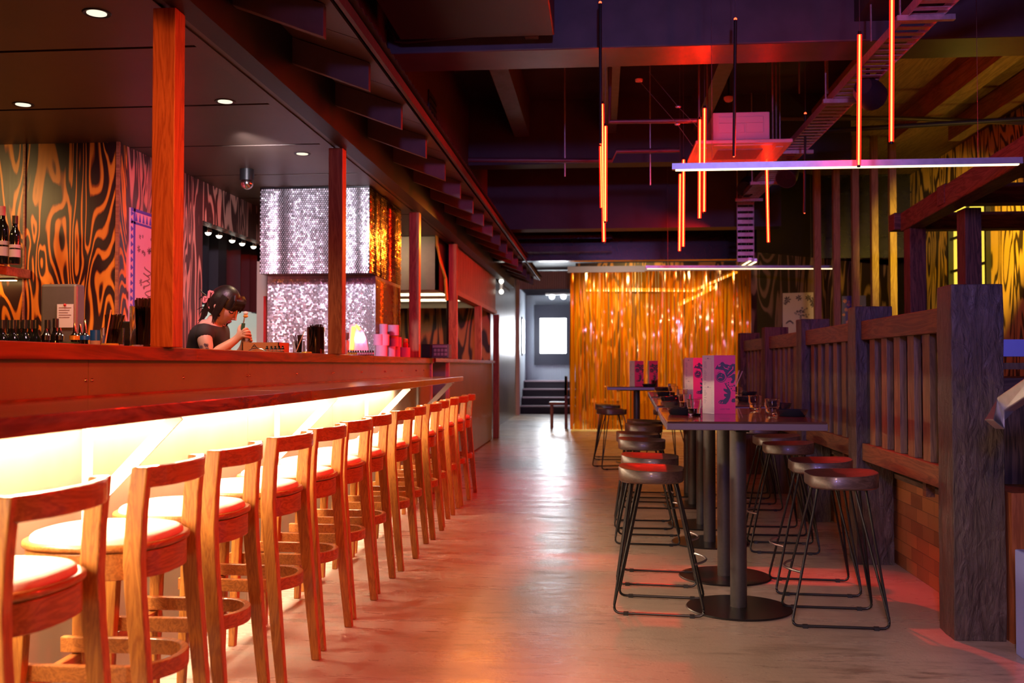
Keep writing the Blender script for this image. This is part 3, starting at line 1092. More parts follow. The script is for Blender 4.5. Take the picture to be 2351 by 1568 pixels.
# ================================================================== PERGOLA, BATTENS, BOOTH
pgx = []
for pl, pr_, yq, lb in [(2075, 2127, 8.5, 'dark square pergola post on the deck, standing further back'), (2197, 2255, 7.45, 'dark square pergola post on the deck in front of the yellow window')]:
    x0 = at(pl, 600, y=yq + .17).x
    x1 = at(pr_, 600, y=yq).x
    pgx.append((x0, x1))
    tag(MB().box(x0, x1, yq, yq + .17, .525, 2.29).build('pergola_post', M['old_z'], bevel=.006), lb, 'post', 'pergola posts on the deck')
tag(MB().hexa([(2.30, 4.6, 2.29), (2.46, 4.6, 2.29), (pgx[0][1], 8.75, 2.29), (pgx[0][0], 8.75, 2.29), (2.30, 4.6, 2.45), (2.46, 4.6, 2.45), (pgx[0][1], 8.75, 2.45), (pgx[0][0], 8.75, 2.45)]).build('pergola_beam', M['old_y'], bevel=.008), 'long red-lit pergola beam running along the top of the posts', 'beam')
for k, (y0, z0, z1, x0, x1) in enumerate([(8.76, 2.31, 2.455, at(2042, 510, y=8.9).x, 3.9), (7.40, 2.315, 2.46, at(2157, 450, y=7.5).x, 4.15), (6.3, 2.32, 2.462, at(2318, 390, y=6.4).x, 4.15)]):
    tag(MB().box(x0, x1, y0, y0 + .17, z0, z1).build('pergola_crossbeam', M['old_x'], bevel=.008), 'dark pergola cross beam, ' + ORD[k] + ' from the back of the deck', 'beam', 'pergola cross beams')
for k, px in enumerate([1878, 1922, 1966, 2010, 2052]):
    p = at(px, 600, y=11.6)
    tag(MB().box(p.x - .036, p.x + .036, 11.6, 11.68, .525, 3.9).build('timber_batten', M['batten']), 'tall yellowish timber batten screen upright, ' + ORD[k] + ' counting from the strip curtain', 'batten', 'upright battens of the booth screen')


def on_wall(px, py, d=.012):  # point on the angled booth wall
    r = FW + RT * ((px - 1175.5) / F) - UP * ((py - 784) / F)
    q = BW0 - BWn * d
    t = (q - Vector((0, 0, H))).dot(BWn) / r.dot(BWn)
    return Vector((0, 0, H)) + r * t


def flat_art(poly, f, t0, t1):
    return MB().prism(poly, lambda u, v: f(u, v, t0), lambda u, v: f(u, v, t1))


# ink print on the plywood
pr = thing('ink_print', 'unframed cream print with dark ink foliage and a round figure on the plywood wall', 'print', on_wall(1830, 850), None)
f = lambda u, v, t: on_wall(u, v, t)
flat_art([(1797, 850), (1872, 850), (1870, 671), (1797, 673)], f, .001, .012).build('sheet', M['paper'], pr)
ink = MB()
rr = random.Random(3)


def leaf_star(mb, cx, cy, r, f, t=.014):
    for k in range(7):
        a = k * PI / 3.5 + rr.uniform(-.2, .2)
        c, s_ = math.cos(a), math.sin(a)
        mb.prism([(cx, cy), (cx + r * .6 * c - r * .18 * s_, cy + r * .6 * s_ + r * .18 * c), (cx + r * c, cy + r * s_), (cx + r * .6 * c + r * .18 * s_, cy + r * .6 * s_ - r * .18 * c)],
                 lambda u, v: f(u, v, t - .001), lambda u, v: f(u, v, t))


for cx, cy, r in [(1808, 688, 9), (1834, 684, 8), (1856, 684, 8), (1866, 690, 9), (1866, 700, 7), (1803, 696, 5)]:
    leaf_star(ink, cx, cy, r, f)
for k in range(26):
    a = rr.uniform(0, 2 * PI)
    q = rr.uniform(4, 17)
    leaf_star(ink, 1842 + q * math.cos(a), 719 + q * .8 * math.sin(a), rr.uniform(1.5, 3.5), f)
for k in range(9):
    leaf_star(ink, 1806 + k * 1.8, 742 - 5 * math.sin(k / 8 * PI), 2.5, f)
ink.build('ink_drawing', M['ink'], pr)
# colourful print
pr2 = thing('pattern_print', 'small blue and pink patterned print on the plywood behind the battens', 'print', on_wall(1945, 850))
flat_art([(1932, 770), (1990, 770), (1988, 678), (1933, 680)], f, .001, .012).build('sheet', M['blue_print'], pr2)
ink = MB()
for k in range(22):
    leaf_star(ink, rr.uniform(1936, 1984), rr.uniform(684, 765), rr.uniform(3, 6), f)
ink.build('pattern', M['clip'], pr2)

# right foreground: stair with handrail, blue cabinet, bench boards
hr = thing('handrail', 'square steel handrail end bending down beside the hewn end post', 'handrail', (1.5, 3.5, 0))
p = [at(2283, 975, y=3.72), at(2309, 928, y=3.74), at(2400, 868, y=3.5)]
MB().sweep(p, [(-.024, -.03), (.024, -.03), (.024, .03), (-.024, .03)]).build('rail', M['steel'], hr, bevel=.004)
q = at(2400, 868, y=3.5)
MB().cyl((q.x, q.y), .022, 0, q.z, 12).build('stanchion', M['steel'], hr)
q = at(2329, 1260, y=4.15)
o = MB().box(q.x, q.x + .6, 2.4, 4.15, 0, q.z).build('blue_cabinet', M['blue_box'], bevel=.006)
tag(o, 'blue-lit low cabinet beside the foot of the hewn end post', 'cabinet')
o = MB().box(1.69, 2.6, 4.30, 4.58, 0, .62).build('red_stair_side', M['red_wood'])
tag(o, 'red-brown timber boarding of the deck stair behind the hewn end post', 'boarding')
nb = thing('bench_end', 'dark timber bench end with blue-lit board behind the hewn end post', 'bench', (1.95, 4.9, .6))
MB().box(1.80, 2.7, 4.70, 5.6, 1.03, 1.09).build('shelf', M['old_x'], nb)
MB().box(1.78, 2.7, 4.85, 5.0, 1.19, 1.27).build('board', M['blue_box'], nb)  # blue light on the plank put into its colour
MB().box(1.80, 2.7, 4.85, 4.93, 1.13, 1.16).build('batten', M['slat_light'], nb)
MB().box(1.72, 1.90, 4.62, 4.80, .62, 1.03).build('leg', M['old_z'], nb)

# deck tables with menus behind the fence
for k, (x, yq) in enumerate([(2.10, 6.05), (2.08, 7.75), (2.06, 9.45)]):
    t_ = thing('deck_table', 'dark table on the raised deck behind the fence, ' + ORD[k] + ' from the front', 'table', (x, yq, .525), 'tables on the deck')
    MB().box(x - .28, x + .5, yq - .35, yq + .35, 1.245, 1.275).build('table_top', M['table_top'], t_)
    MB().cyl((x + .1, yq), .035, .53, 1.25, 16).build('pole', M['pole_metal'], t_)
    MB().cyl((x + .1, yq), .22, .525, .535, 32).build('base_plate', M['base_plate'], t_)

# ================================================================== MENUS
EM = [[(425, 440), (475, 365), (530, 340), (560, 300), (600, 298), (635, 345), (690, 352), (750, 372), (800, 338), (858, 345), (858, 505), (800, 560), (730, 600), (690, 660), (650, 560), (600, 480), (520, 470), (500, 500), (440, 470)],
      [(690, 640), (740, 590), (800, 560), (858, 570), (858, 690), (820, 770), (765, 770), (760, 740), (800, 690), (770, 640), (720, 650)],
      [(620, 760), (650, 770), (690, 840), (735, 900), (762, 970), (752, 1080), (705, 1180), (655, 1238), (560, 1236), (500, 1222), (492, 1185), (530, 1150), (600, 1142), (660, 1085), (615, 1062), (610, 1010), (695, 1005), (605, 935), (603, 890), (685, 905)],
      [(770, 1180), (790, 1120), (858, 1105), (858, 1195), (800, 1200)]]
DOTS = [(672, 775, 12), (712, 762, 14), (708, 812, 18), (742, 845, 14), (790, 840, 14), (772, 892, 16), (805, 937, 11), (836, 825, 20), (845, 940, 14)]
CUT = [[(480, 385), (510, 345), (520, 380), (550, 350), (540, 395), (500, 405)], [(600, 385), (625, 440), (700, 470), (730, 450), (700, 440), (640, 430)], [(690, 420), (740, 370), (720, 405), (770, 410), (710, 425)],
       [(800, 400), (825, 400), (815, 460), (740, 530), (690, 585), (690, 570), (735, 510), (795, 450)], [(858, 510), (800, 580), (700, 640), (700, 625), (780, 570), (850, 495)],
       [(430, 470), (470, 455), (520, 470), (500, 520), (450, 530)], [(530, 490), (600, 480), (645, 540), (600, 560), (550, 540)],
       [(505, 1215), (520, 1180), (540, 1170), (525, 1215)], [(555, 1220), (575, 1185), (590, 1180), (575, 1222)],
       [(485, 660), (520, 630), (570, 640), (585, 665), (565, 655), (520, 648), (495, 672)], [(440, 580), (465, 545), (470, 580)], [(545, 590), (565, 570), (570, 600)]]


def uv(px, py):  # emblem crop -> panel metres (0..0.107, 0..0.30)
    return ((px - 400) / 462 * .107, (1455 - py) / 1307 * .30)


def circ(cx, cy, r, n=12):
    return [(cx + r * math.cos(2 * PI * i / n), cy + r * 1.05 * math.sin(2 * PI * i / n)) for i in range(n)]


def text_mesh(s, size):
    cu = bpy.data.curves.new('menu_text', 'FONT')
    cu.body = s
    cu.size = size
    cu.align_x = 'CENTER'
    o = bpy.data.objects.new('menu_text', cu)
    COL.objects.link(o)
    bpy.context.view_layer.update()
    me = bpy.data.meshes.new_from_object(o)
    bpy.data.objects.remove(o)
    return me


def make_menu():
    r = thing('menu_card', 'x', 'menu', (0, 0, 0), 'folded menus standing on the tables')
    # fold at x=0; right panel towards +x, left panel folded back
    MB().box(0, .107, 0, .0015, 0, .30).build('cover_panel', M['pink_card'], r, local=True)
    a = math.radians(118)
    dx, dy = -math.cos(math.radians(62)) * .107, math.sin(math.radians(62)) * .107
    nx, ny = math.sin(math.radians(62)), math.cos(math.radians(62))
    nx, ny = -nx, -ny
    g = lambda u, v, t: (dx * u / .107 + nx * t, dy * u / .107 + ny * t, v)
    flat_art([(0, 0), (.107, 0), (.107, .30), (0, .30)], g, -.0015, 0).build('list_panel', M['cream_card'], r, local=True)
    mb = MB()
    r5 = random.Random(5)
    rows = [.265 - .006 * i for i in range(6)] + [.222] + [.214 - .006 * i for i in range(8)] + [.155, .148] + [.118] + [.11 - .006 * i for i in range(4)] + [.08] + [.07 - .006 * i for i in range(4)]
    for v in rows:
        w = r5.uniform(.014, .026)
        # u measured from the fold; text starts at the outer edge
        mb.prism([(.092, v), (.092 - w, v), (.092 - w, v + .0016), (.092, v + .0016)], lambda u, q: g(u, q, 0), lambda u, q: g(u, q, .0004))
        mb.prism([(.022, v), (.019, v), (.019, v + .0016), (.022, v + .0016)], lambda u, q: g(u, q, 0), lambda u, q: g(u, q, .0004))
    for v in (.281, .133):
        mb.prism([(.085, v), (.025, v), (.025, v + .0008), (.085, v + .0008)], lambda u, q: g(u, q, 0), lambda u, q: g(u, q, .0004))
        mb.prism([(.060, v), (.050, v), (.050, v + .006), (.060, v + .006)], lambda u, q: g(u, q, 0), lambda u, q: g(u, q, .0004))
    mb.build('printed_list', M['ink_soft'], r, local=True)
    mb = MB()
    for poly in EM + [circ(*d) for d in DOTS] + [circ(548, 632, 92, 20)]:
        pl = [uv(*p) for p in poly]
        mb.prism(pl, lambda u, v: (u, 0, v), lambda u, v: (u, -.0006, v))
    # muzzle outline ring
    o1, o2 = circ(552, 632, 118, 24), circ(552, 628, 106, 24)
    vs = [(uv(*p)[0], -.0006, uv(*p)[1]) for p in o1] + [(uv(*p)[0], -.0006, uv(*p)[1]) for p in o2]
    mb.add(vs, [[i, (i + 1) % 24, 24 + (i + 1) % 24, 24 + i] for i in range(24)])
    mb.build('printed_emblem', M['ink'], r, local=True)
    mb = MB()
    for poly in CUT:
        pl = [uv(*p) for p in poly]
        mb.prism(pl, lambda u, v: (u, -.0006, v), lambda u, v: (u, -.0010, v))
    mb.build('emblem_print', M['pink_card'], r, local=True)
    me = text_mesh('LUCKY TIGER', .0082)
    me.transform(Matrix.Translation((.0535, -.0004, .0215)) @ Matrix.Rotation(PI / 2, 4, 'X'))
    me.materials.clear()
    me.materials.append(M['ink'])
    o = bpy.data.objects.new('printed_name', me)
    COL.objects.link(o)
    o.parent = r
    return r


def place_px(px, py, z):
    return at(px, py, z=z)


mn = make_menu()
p = at(1640, 950, z=.90)
mn.location = p
mn['label'] = 'folded pink menu card with dark tiger emblem, standing on the front table'
p = at(1590, 921, z=.90)
dup(mn, (p.x + .005, p.y, .90), 'folded pink menu card with tiger emblem partly hidden behind the front menu', .02)
m3 = dup(mn, (at(1567, 905, z=.9).x, 8.45, .90), 'folded menu card third in line on the tables, mostly its pale list showing', -.45)
p = at(1488, 886, z=.9)
dup(mn, (p.x, 11.75, .90), 'folded menu card with pale list on the lone table before the strip curtain', -.40)
dup(mn, (p.x - .16, 12.0, .90), 'second folded menu card behind the pale one on the lone table', .1)
o = dup(mn, (2.135 + .05, 6.05, 1.275), 'tall pale menu list above the fence rail beside the front hewn post', -1.25)
dup(mn, (2.02, 7.75, 1.29 - .015), 'pink and white menu card above the fence behind the second hewn post', -.45)
dup(mn, (2.00, 9.45, 1.275), 'pink and white menu card above the fence behind the third hewn post', -.3)

# ================================================================== TABLEWARE
def make_tumbler():
    pr_ = [(.0005, 0), (.030, 0), (.0325, .004), (.0325, .030), (.0345, .036), (.0375, .042), (.0378, .080), (.0365, .081), (.0355, .044), (.0318, .035), (.0300, .028), (.0298, .010), (.0005, .009)]
    return MB().lathe((0, 0, 0), pr_, 28).build('glass_tumbler', M['tumbler'])


def make_dish():
    pr_ = [(.0005, 0), (.062, 0), (.066, .002), (.078, .030), (.079, .032), (.077, .032), (.064, .006), (.0005, .005)]
    return MB().lathe((0, 0, 0), pr_, 32).build('black_dish', M['dish'])


tg = make_tumbler()
dg = make_dish()
gl = [(1594, 955, 4.90, 'clear stacking tumbler on the front table, on the aisle side of the menu'), (1573, 938, None, 'clear tumbler behind the first one on the aisle side of the tables'), (1567, 922, None, 'third clear tumbler in line along the aisle side of the tables'),
      (1546, 911, None, 'fourth clear tumbler in line along the aisle side of the tables'), (1543, 903, None, 'fifth clear tumbler in line along the aisle side of the tables'),
      (1773, 953, None, 'clear tumbler on the front table next to a black dish near the fence'), (1734, 942, None, 'clear tumbler between menu and fence on the second table'), (1694, 913, None, 'small clear tumbler just past the edge of the front menu'),
      (1502, 889, None, 'clear tumbler on the lone table before the strip curtain'), (1740, 889, None, 'clear tumbler on the corner table by the plywood wall')]
for i, (px, py, _, lb) in enumerate(gl):
    p = at(px, py - 1.2, z=.90)
    if p.y > 10.5:
        p = at(px, 892, y=11.7)
    o = tg if i == 0 else copy_tree(tg)
    o.location = (p.x, p.y, .9001)
    tag(o, lb, 'glass', 'clear tumblers on the tables')
ds = [(1567, 951, 'black dish on the front table beside the aisle tumbler'), (1548, 934, 'second black dish along the aisle edge of the tables'), (1541, 921, 'third black dish along the aisle edge of the tables'), (1529, 908.5, 'fourth black dish along the aisle edge of the tables'), (1521, 898, 'fifth black dish along the aisle edge of the tables'),
      (1818, 955, 'black dish at the fence-side corner of the front table'), (1786, 938, 'black dish behind the fence-side tumblers on the second table'), (1718, 921, 'black dish on the third table just past the menu'), (1716, 908, 'black dish on the fourth table past the menu')]
for i, (px, py, lb) in enumerate(ds):
    p = at(px, py, z=.90)
    o = dg if i == 0 else copy_tree(dg)
    o.location = (p.x, p.y, .9001)
    tag(o, lb, 'dish', 'black dishes on the tables')
o = copy_tree(dg)
o.location = (at(1490, 880, y=11.6).x, 11.62, .9001)
tag(o, 'black dish before the pale menu on the lone table', 'dish', 'black dishes on the tables')
hl = thing('chopstick_holder', 'dark cup of pale pink chopsticks hidden behind the front menu', 'holder', (.80, 6.5, .9))
pc = at(1683, 905, z=.9)
MB().cyl((pc.x, pc.y), .03, .9, .96, 16).build('cup', M['dish'], hl)
for k, (px, py) in enumerate([(1697, 850), (1704.5, 852)]):
    MB().tube([(pc.x, pc.y + .01 * k, .905), at(px, py, y=pc.y)], .0035, 6).build('chopstick', M['straw_white'], hl)

# ================================================================== AMBER STRIP CURTAIN
cu = thing('strip_curtain', 'amber translucent strip curtain hanging round a booth from a white rail', 'curtain', (1.0, 17.6, 0))
yc = 17.4
xa, xb = at(1310, 800, y=yc).x, at(1735, 800, y=yc).x
ztop = at(1500, 622, y=yc).z
mb = MB()
rr = random.Random(11)
x = xa
while x < xb:
    w = .026
    a = rr.gauss(0, .5)
    y0 = yc + rr.uniform(-.03, .03)
    vs = []
    nz = 9
    ph = rr.uniform(0, 6)
    for k in range(nz + 1):
        z = .03 + (ztop - .03) * k / nz
        aa = a + .35 * math.sin(k * .9 + ph)
        ox = .012 * math.sin(k * .6 + ph)
        vs += [(x + ox - w * .6 * math.cos(aa), y0 - w * .6 * math.sin(aa), z), (x + ox + w * .6 * math.cos(aa), y0 + w * .6 * math.sin(aa), z)]
    mb.add(vs, [[2 * k, 2 * k + 1, 2 * k + 3, 2 * k + 2] for k in range(nz)], True)
    x += .021
yq = yc
while yq < yc + 2.6:  # returning side
    a = PI / 2 + rr.gauss(0, .5)
    vs = []
    for k in range(6):
        z = .03 + (ztop - .03) * k / 5
        vs += [(xa - .016 * math.cos(a), yq - .016 * math.sin(a), z), (xa + .016 * math.cos(a), yq + .016 * math.sin(a), z)]
    mb.add(vs, [[2 * k, 2 * k + 1, 2 * k + 3, 2 * k + 2] for k in range(5)], True)
    yq += .021
o = mb.build('strips', M['strip'], cu)
o['kind'] = 'stuff'
MB().box(xa - .05, at(1480, 612, y=yc).x, yc - .06, yc - .02, ztop - .02, ztop + .085).box(xa - .05, xb, yc - .02, yc + .03, ztop, ztop + .05).build('rail', M['white_pole'], cu)
pp = at(1739, 700, y=14.6)
tag(MB().box(pp.x - .022, pp.x + .022, 14.6, 14.64, 0, at(1739, 580, y=14.6).z).build('white_pole', M['white_pole']), 'white square pole between the amber curtain and the plywood wall', 'pole')
# booth behind the curtain
struct(MB().box(xa, 4.3, 21.0, 21.1, 0, 3.3).build('wall_curtain_booth', M['ply_far']))
bo = thing('booth_table', 'wooden booth table seen through the amber strip curtain', 'table', (.4, 18.6, 0))
MB().box(at(1385, 890, y=18.3).x, at(1560, 890, y=18.3).x, 18.2, 19.2, .70, .75).build('table_top', M['shelf_wood'], bo)
MB().box(.5, .62, 18.6, 18.8, 0, .7).build('leg', M['black_metal'], bo)
be = thing('booth_bench', 'wooden booth bench low behind the amber strip curtain', 'bench', (.1, 18.6, 0))
MB().box(-.2, .35, 18.2, 20.4, .40, .47).build('seat', M['shelf_wood'], be)
MB().box(.6, 2.4, 18.0, 18.5, .40, .47).box(.6, 2.4, 18.0, 18.06, 0, .4).build('side_bench', M['shelf_wood'], be)
MB().box(-.15, -.05, 18.3, 20.2, 0, .4).build('leg', M['shelf_wood'], be)
ch = thing('booth_chair', 'dark red wooden chair back standing by the corner of the amber curtain', 'chair', (-.5, 17.9, 0))
pq = at(1306, 900, y=18.2) - Vector((.13, 0, 0))
MB().box(pq.x - .22, pq.x + .1, 17.95, 18.4, .44, .48).build('seat', M['red_wood'], ch)
for dx in (-.2, .06):
    for dy in (18.0, 18.36):
        MB().box(pq.x + dx, pq.x + dx + .04, dy, dy + .04, 0, .95 if dx > 0 else .44).build('leg', M['red_wood'], ch)
MB().box(pq.x + .06, pq.x + .1, 18.0, 18.4, .6, .95).build('backrest', M['red_wood'], ch)
for k, (a, b) in enumerate([((at(1560, 700, y=20.6)), at(1640, 660, y=18.2)), ((at(1590, 668, y=20.4)), at(1690, 625, y=17.9)), (at(1345, 667, y=20.9), at(1600, 668, y=20.9))]):
    ll = thing('booth_light', ['warm light bar glowing behind the curtain, lower of the slanting pair', 'warm light bar glowing behind the curtain, upper of the slanting pair', 'long warm light bar across the back of the curtained booth'][k], 'light', a)
    MB().bar(a, b, .05, .03).build('diffuser', E_BAR, ll)
    MB().bar(a + Vector((0, 0, .035)), b + Vector((0, 0, .035)), .06, .04).build('housing', M['white_metal'], ll)

# ================================================================== CEILING FITTINGS
def neon(label, p_top, p_bot, black_top=None):
    t_ = thing('neon_tube', label, 'neon light', p_bot, 'red neon tubes hanging from the ceiling')
    a, b = Vector(p_top), Vector(p_bot)
    MB().tube([a, b], .0042, 8).build('lit_core', E_NEON, t_)
    MB().tube([a, b], .0130, 12).build('red_halo', M['halo'], t_)
    MB().tube([b, b - (a - b).normalized() * .012], .0095, 10).build('end_cap', M['black_metal'], t_)
    MB().tube([a, a + (a - b).normalized() * .02], .0095, 10).build('end_cap', M['black_metal'], t_)
    MB().tube([a, (a.x, a.y, 4.0)], .0018, 5).build('cable', M['steel'], t_)
    return t_


def nt_px(label, px0, py0, px1, py1, y):
    return neon(label, at(px0, py0, y=y), at(px1, py1, y=y))


nt_px('glowing red neon tube, tallest of the cluster over the aisle, hanging lowest', 1382.5, 239, 1386.5, 555, 6.9)
nt_px('glowing red neon tube in the aisle cluster nearest the tables', 1390, 290, 1389.5, 508, 6.6)
nt_px('glowing red neon tube in the aisle cluster nearest the bar, beginning lower', 1379.5, 336, 1381.5, 477, 7.2)
nt_px('glowing red neon tube before the air unit, lower one of the pair', 1607, 275, 1606, 501, 7.4)
nt_px('glowing red neon tube before the ceiling air unit, higher of the pair', 1617.6, 249, 1616.5, 486, 7.4)
nt_px('thin orange-red neon tube below the light bar, lowest of its pair', 1561.5, 400, 1560, 576, 9.0)
nt_px('glowing red neon tube crossing behind the light bar beside a thinner one', 1569.5, 367, 1568.5, 566, 8.6)
nt_px('single red neon tube hanging by the cable tray bend', 1760, 366, 1764, 556, 8.8)
nt_px('long bright red neon tube hanging in front of the cable tray', 2048, -60, 2046.5, 325, 5.2)
nt_px('red neon tube hanging just above the long light bar near the spotlight', 1973.5, 80, 1971.5, 379, 5.7)


def dark_tube(label, px0, py0, px1, py1, y):
    a, b = at(px0, py0, y=y), at(px1, py1, y=y)
    t_ = thing('unlit_tube', label, 'hanging tube', b, 'dark tubes hanging among the neon')
    MB().tube([a, b], .010, 10).build('tube', M['black'], t_)
    MB().ball(a + Vector((0, 0, .005)), .010, 10, 6).build('lit_tip', E_RED, t_)
    MB().ball(b, .006, 8, 6).build('lit_tip', E_RED, t_)
    MB().tube([a, (a.x, a.y, 4.0)], .002, 5).build('cable', M['steel'], t_)


dark_tube('dark hanging tube with glowing red tip above the aisle neon cluster', 1378, 8, 1379, 330, 6.3)
dark_tube('dark hanging tube with glowing red tip in front of the air unit', 1688.5, 46, 1685, 359, 6.2)
dark_tube('thin dark hanging tube beside the cable tray, red at both tips', 1849, 262, 1847, 489, 8.5)


def light_bar(label, a, b):
    t_ = thing('linear_light', label, 'light', a, 'suspended linear lights')
    MB().bar(a, b, .035, .036).build('housing', M['steel'], t_)
    d = (b - a).normalized()
    MB().bar(a + d * .02 - Vector((0, 0, .021)), b - d * .02 - Vector((0, 0, .021)), .028, .008).build('diffuser', E_BAR, t_)
    for f_ in (.12, .88):
        q = a + (b - a) * f_
        MB().tube([q, (q.x, q.y, 4.0)], .0015, 5).build('wire', M['steel'], t_)


light_bar('long suspended linear light across the hall in front of the air unit', at(1543, 383, y=6.0), at(2347, 369, y=5.85))
light_bar('suspended linear light further back beside the strip curtain', at(1482, 613, y=12.2), at(1915, 613, y=12.2))
for k, (a, b) in enumerate([(at(1700, 609, y=13.6), at(1722, 595, y=11.8)), (at(1711, 611, y=13.8), at(1735, 597, y=12.0))]):
    light_bar('short slanting light bar end beside the white pole, ' + ORD[k] + ' of two', a, b)

# air conditioning cassette
ac = thing('air_conditioner', 'white ceiling cassette air unit hung on rods above the tables', 'air conditioner', (1.3, 8.2, 3.0))
yf = 8.0
a, b = at(1637, 322, y=yf + .1), at(1767, 256, y=yf + .1)
MB().box(a.x, b.x, yf + .1, yf + .62, a.z, b.z).build('casing', M['white_plastic'], ac, bevel=.006)
mb = MB()
c0, c1 = at(1650, 306, y=yf + .1), at(1752, 267, y=yf + .1)
for x0, x1, z0, z1 in [(0, 1, .62, 1), (0, .32, 0, .6), (.38, .58, 0, .6), (.62, 1, 0, .6)]:
    X0, X1 = c0.x + (c1.x - c0.x) * x0, c0.x + (c1.x - c0.x) * x1
    Z0, Z1 = c0.z + (c1.z - c0.z) * z0, c0.z + (c1.z - c0.z) * z1
    mb.box(X0, X1, yf + .092, yf + .1, Z0, Z1)
mb.build('access_cover', M['white_plastic'], ac, bevel=.002)
a, b = at(1597, 322, y=yf), at(1821, 322, y=yf)
zp = a.z
MB().box(a.x, b.x, yf, yf + .80, zp - .03, zp).build('face_panel', M['white_plastic'], ac, bevel=.008)
mb = MB()
for k in range(16):
    mb.box(a.x + .2, b.x - .2, yf + .22 + k * .025, yf + .232 + k * .025, zp - .036, zp - .028)
mb.build('grille', M['grille'], ac)
mb = MB()
for x in (a.x + .08, b.x - .08):
    mb.box(x - .03, x + .03, yf + .15, yf + .65, zp - .034, zp - .029)
mb.box(a.x + .15, b.x - .15, yf + .06, yf + .10, zp - .034, zp - .029)
mb.box(a.x + .15, b.x - .15, yf + .70, yf + .74, zp - .034, zp - .029)
mb.build('air_vane', M['white_metal'], ac)
for px in (1605, 1624, 1774, 1782):
    q = at(px, 250, y=yf + (.15 if px in (1605, 1774) else .5))
    MB().tube([(q.x, q.y, zp + .02), (q.x, q.y, 4.0)], .008, 8).build('hanger_rod', M['galv'], ac)
sd = thing('smoke_detector', 'small round smoke detector lit red above the air unit', 'detector', at(1673, 228, y=9.2))
q = at(1673, 228, y=9.2)
MB().lathe(q, [(.001, -.03), (.03, -.02), (.045, .0), (.045, .02), (.001, .02)], 16).build('body', M['white_plastic'], sd)
MB().tube([q, (q.x, q.y, 4)], .01, 6).build('drop_rod', M['black_metal'], sd)

# cable tray
ct = thing('cable_tray', 'red-lit perforated cable tray running along the hall and dropping at its end', 'cable tray', (1.7, 7, 3.1))
za = 3.06
p0_, p1_ = at(2118, 0, z=za), at(1692, 466, z=za)
q0 = at(2190, 0, z=za)
wd = .19
dirv = Vector((p1_.x - p0_.x, p1_.y - p0_.y, 0)).normalized()
p0_ = p0_ - dirv * 3.0
nv = Vector((dirv.y, -dirv.x, 0))
p2_, p3_ = p0_ + nv * wd, p1_ + nv * wd
for a, b in ((p0_, p1_), (p2_, p3_)):
    MB().bar(a + Vector((0, 0, .025)), b + Vector((0, 0, .025)), .004, .055).build('side_rail', M['galv'], ct)
ln = (p1_ - p0_).length
k = 0
while k * .105 < ln and k < 100:
    a = p0_ + dirv * (k * .105)
    MB().bar(a + Vector((0, 0, .008)), a + nv * wd + Vector((0, 0, .008)), .05, .006).build('rung', M['galv'], ct)
    k += 1
zb_ = at(1687, 600, y=p1_.y).z
for d_ in (0, wd):
    a = p1_ + nv * (d_)
    MB().bar(a, (a.x, a.y, zb_), .004, .05, up=dirv).build('side_rail', M['galv'], ct)
z = za
while z > zb_:
    a = Vector((p1_.x, p1_.y - .01, z))
    MB().bar(a, a + nv * wd, .006, .045).build('rung', M['galv'], ct)
    z -= .075
for f_ in (.34, .52, .70, .86, .97):
    a = p0_ + (p1_ - p0_) * f_
    MB().bar(a - nv * .06 - Vector((0, 0, .012)), a + nv * (wd + .06) - Vector((0, 0, .012)), .035, .03).build('support', M['galv'], ct)
    MB().tube([a - nv * .04, (a - nv * .04).xy.to_3d() + Vector((0, 0, 4))], .006, 6).build('hanger_rod', M['galv'], ct)


def stage_spot(label, p, aim, m=None, r=.10, ln=.2):
    t_ = thing('stage_spotlight', label, 'spotlight', p, 'stage spotlights on the cable tray')
    d = (Vector(aim) - p).normalized()
    mb = MB()
    pts = [p - d * ln * .5, p - d * ln * .2, p + d * ln * .3, p + d * ln * .5]
    mb.tube(pts, r, 16, scale=[.6, .9, 1.0, 1.0])
    mb.build('can', m or M['red_spot_can'], t_)
    MB().tube([p + d * ln * .505, p + d * ln * .515], r * .92, 16).build('lens', M['black_gloss'], t_)
    MB().tube([p, p + Vector((0, 0, .16)), (p.x, p.y, za + .0)], .014, 8).build('bracket', M['black_metal'], t_)
    return p + d * (ln * .5 + .03)


sp1 = stage_spot('dark stage spotlight hanging below the cable tray, tilted towards the deck', at(1993, 210, y=6.9), (4.2, 10.5, 2.3))
sp2 = stage_spot('red-lit stage spotlight under the cable tray near its far end', at(1810, 398, y=9.6), (.6, 7.5, .9))
sp3 = stage_spot('stage spotlight on the tray further along, facing the hall', at(1717, 425, y=11.4), (-.3, 8, 0))

# duct, conduit, pipes
tag(MB().box(at(872, 20, y=5.7).x, at(1262, 15, y=5.7).x, 5.2, 6.3, 3.25, 3.55).build('air_duct', M['black'], bevel=.01), 'black box duct across the ceiling in front of the steel beam', 'duct')
cd = thing('conduit', 'painted conduit with junction box running along the steel beam', 'conduit', (-1.2, 6.47, 3.3))
pts = [at(878, 48, y=6.46), at(900, 76, y=6.46), at(908, 94, y=6.46), at(930, 97, y=6.46), at(1200, 72, y=6.46)]
MB().tube(pts, .011, 8).build('tube', M['beam_paint'], cd)
a, b = at(1205, 86, y=6.45), at(1236, 66, y=6.45)
MB().box(a.x, b.x, 6.44, 6.5, a.z, b.z).build('junction_box', M['beam_paint'], cd, bevel=.004)
MB().tube([at(1236, 74, y=6.46), at(1255, 66, y=6.46), at(1264, 45, y=6.46)], .011, 8).build('tube', M['beam_paint'], cd)


def pipe(label, pts, r, m='dark_paint'):
    tag(MB().tube(pts, r, 10).build('ceiling_pipe', M[m]), label, 'pipe', 'pipes under the ceiling')


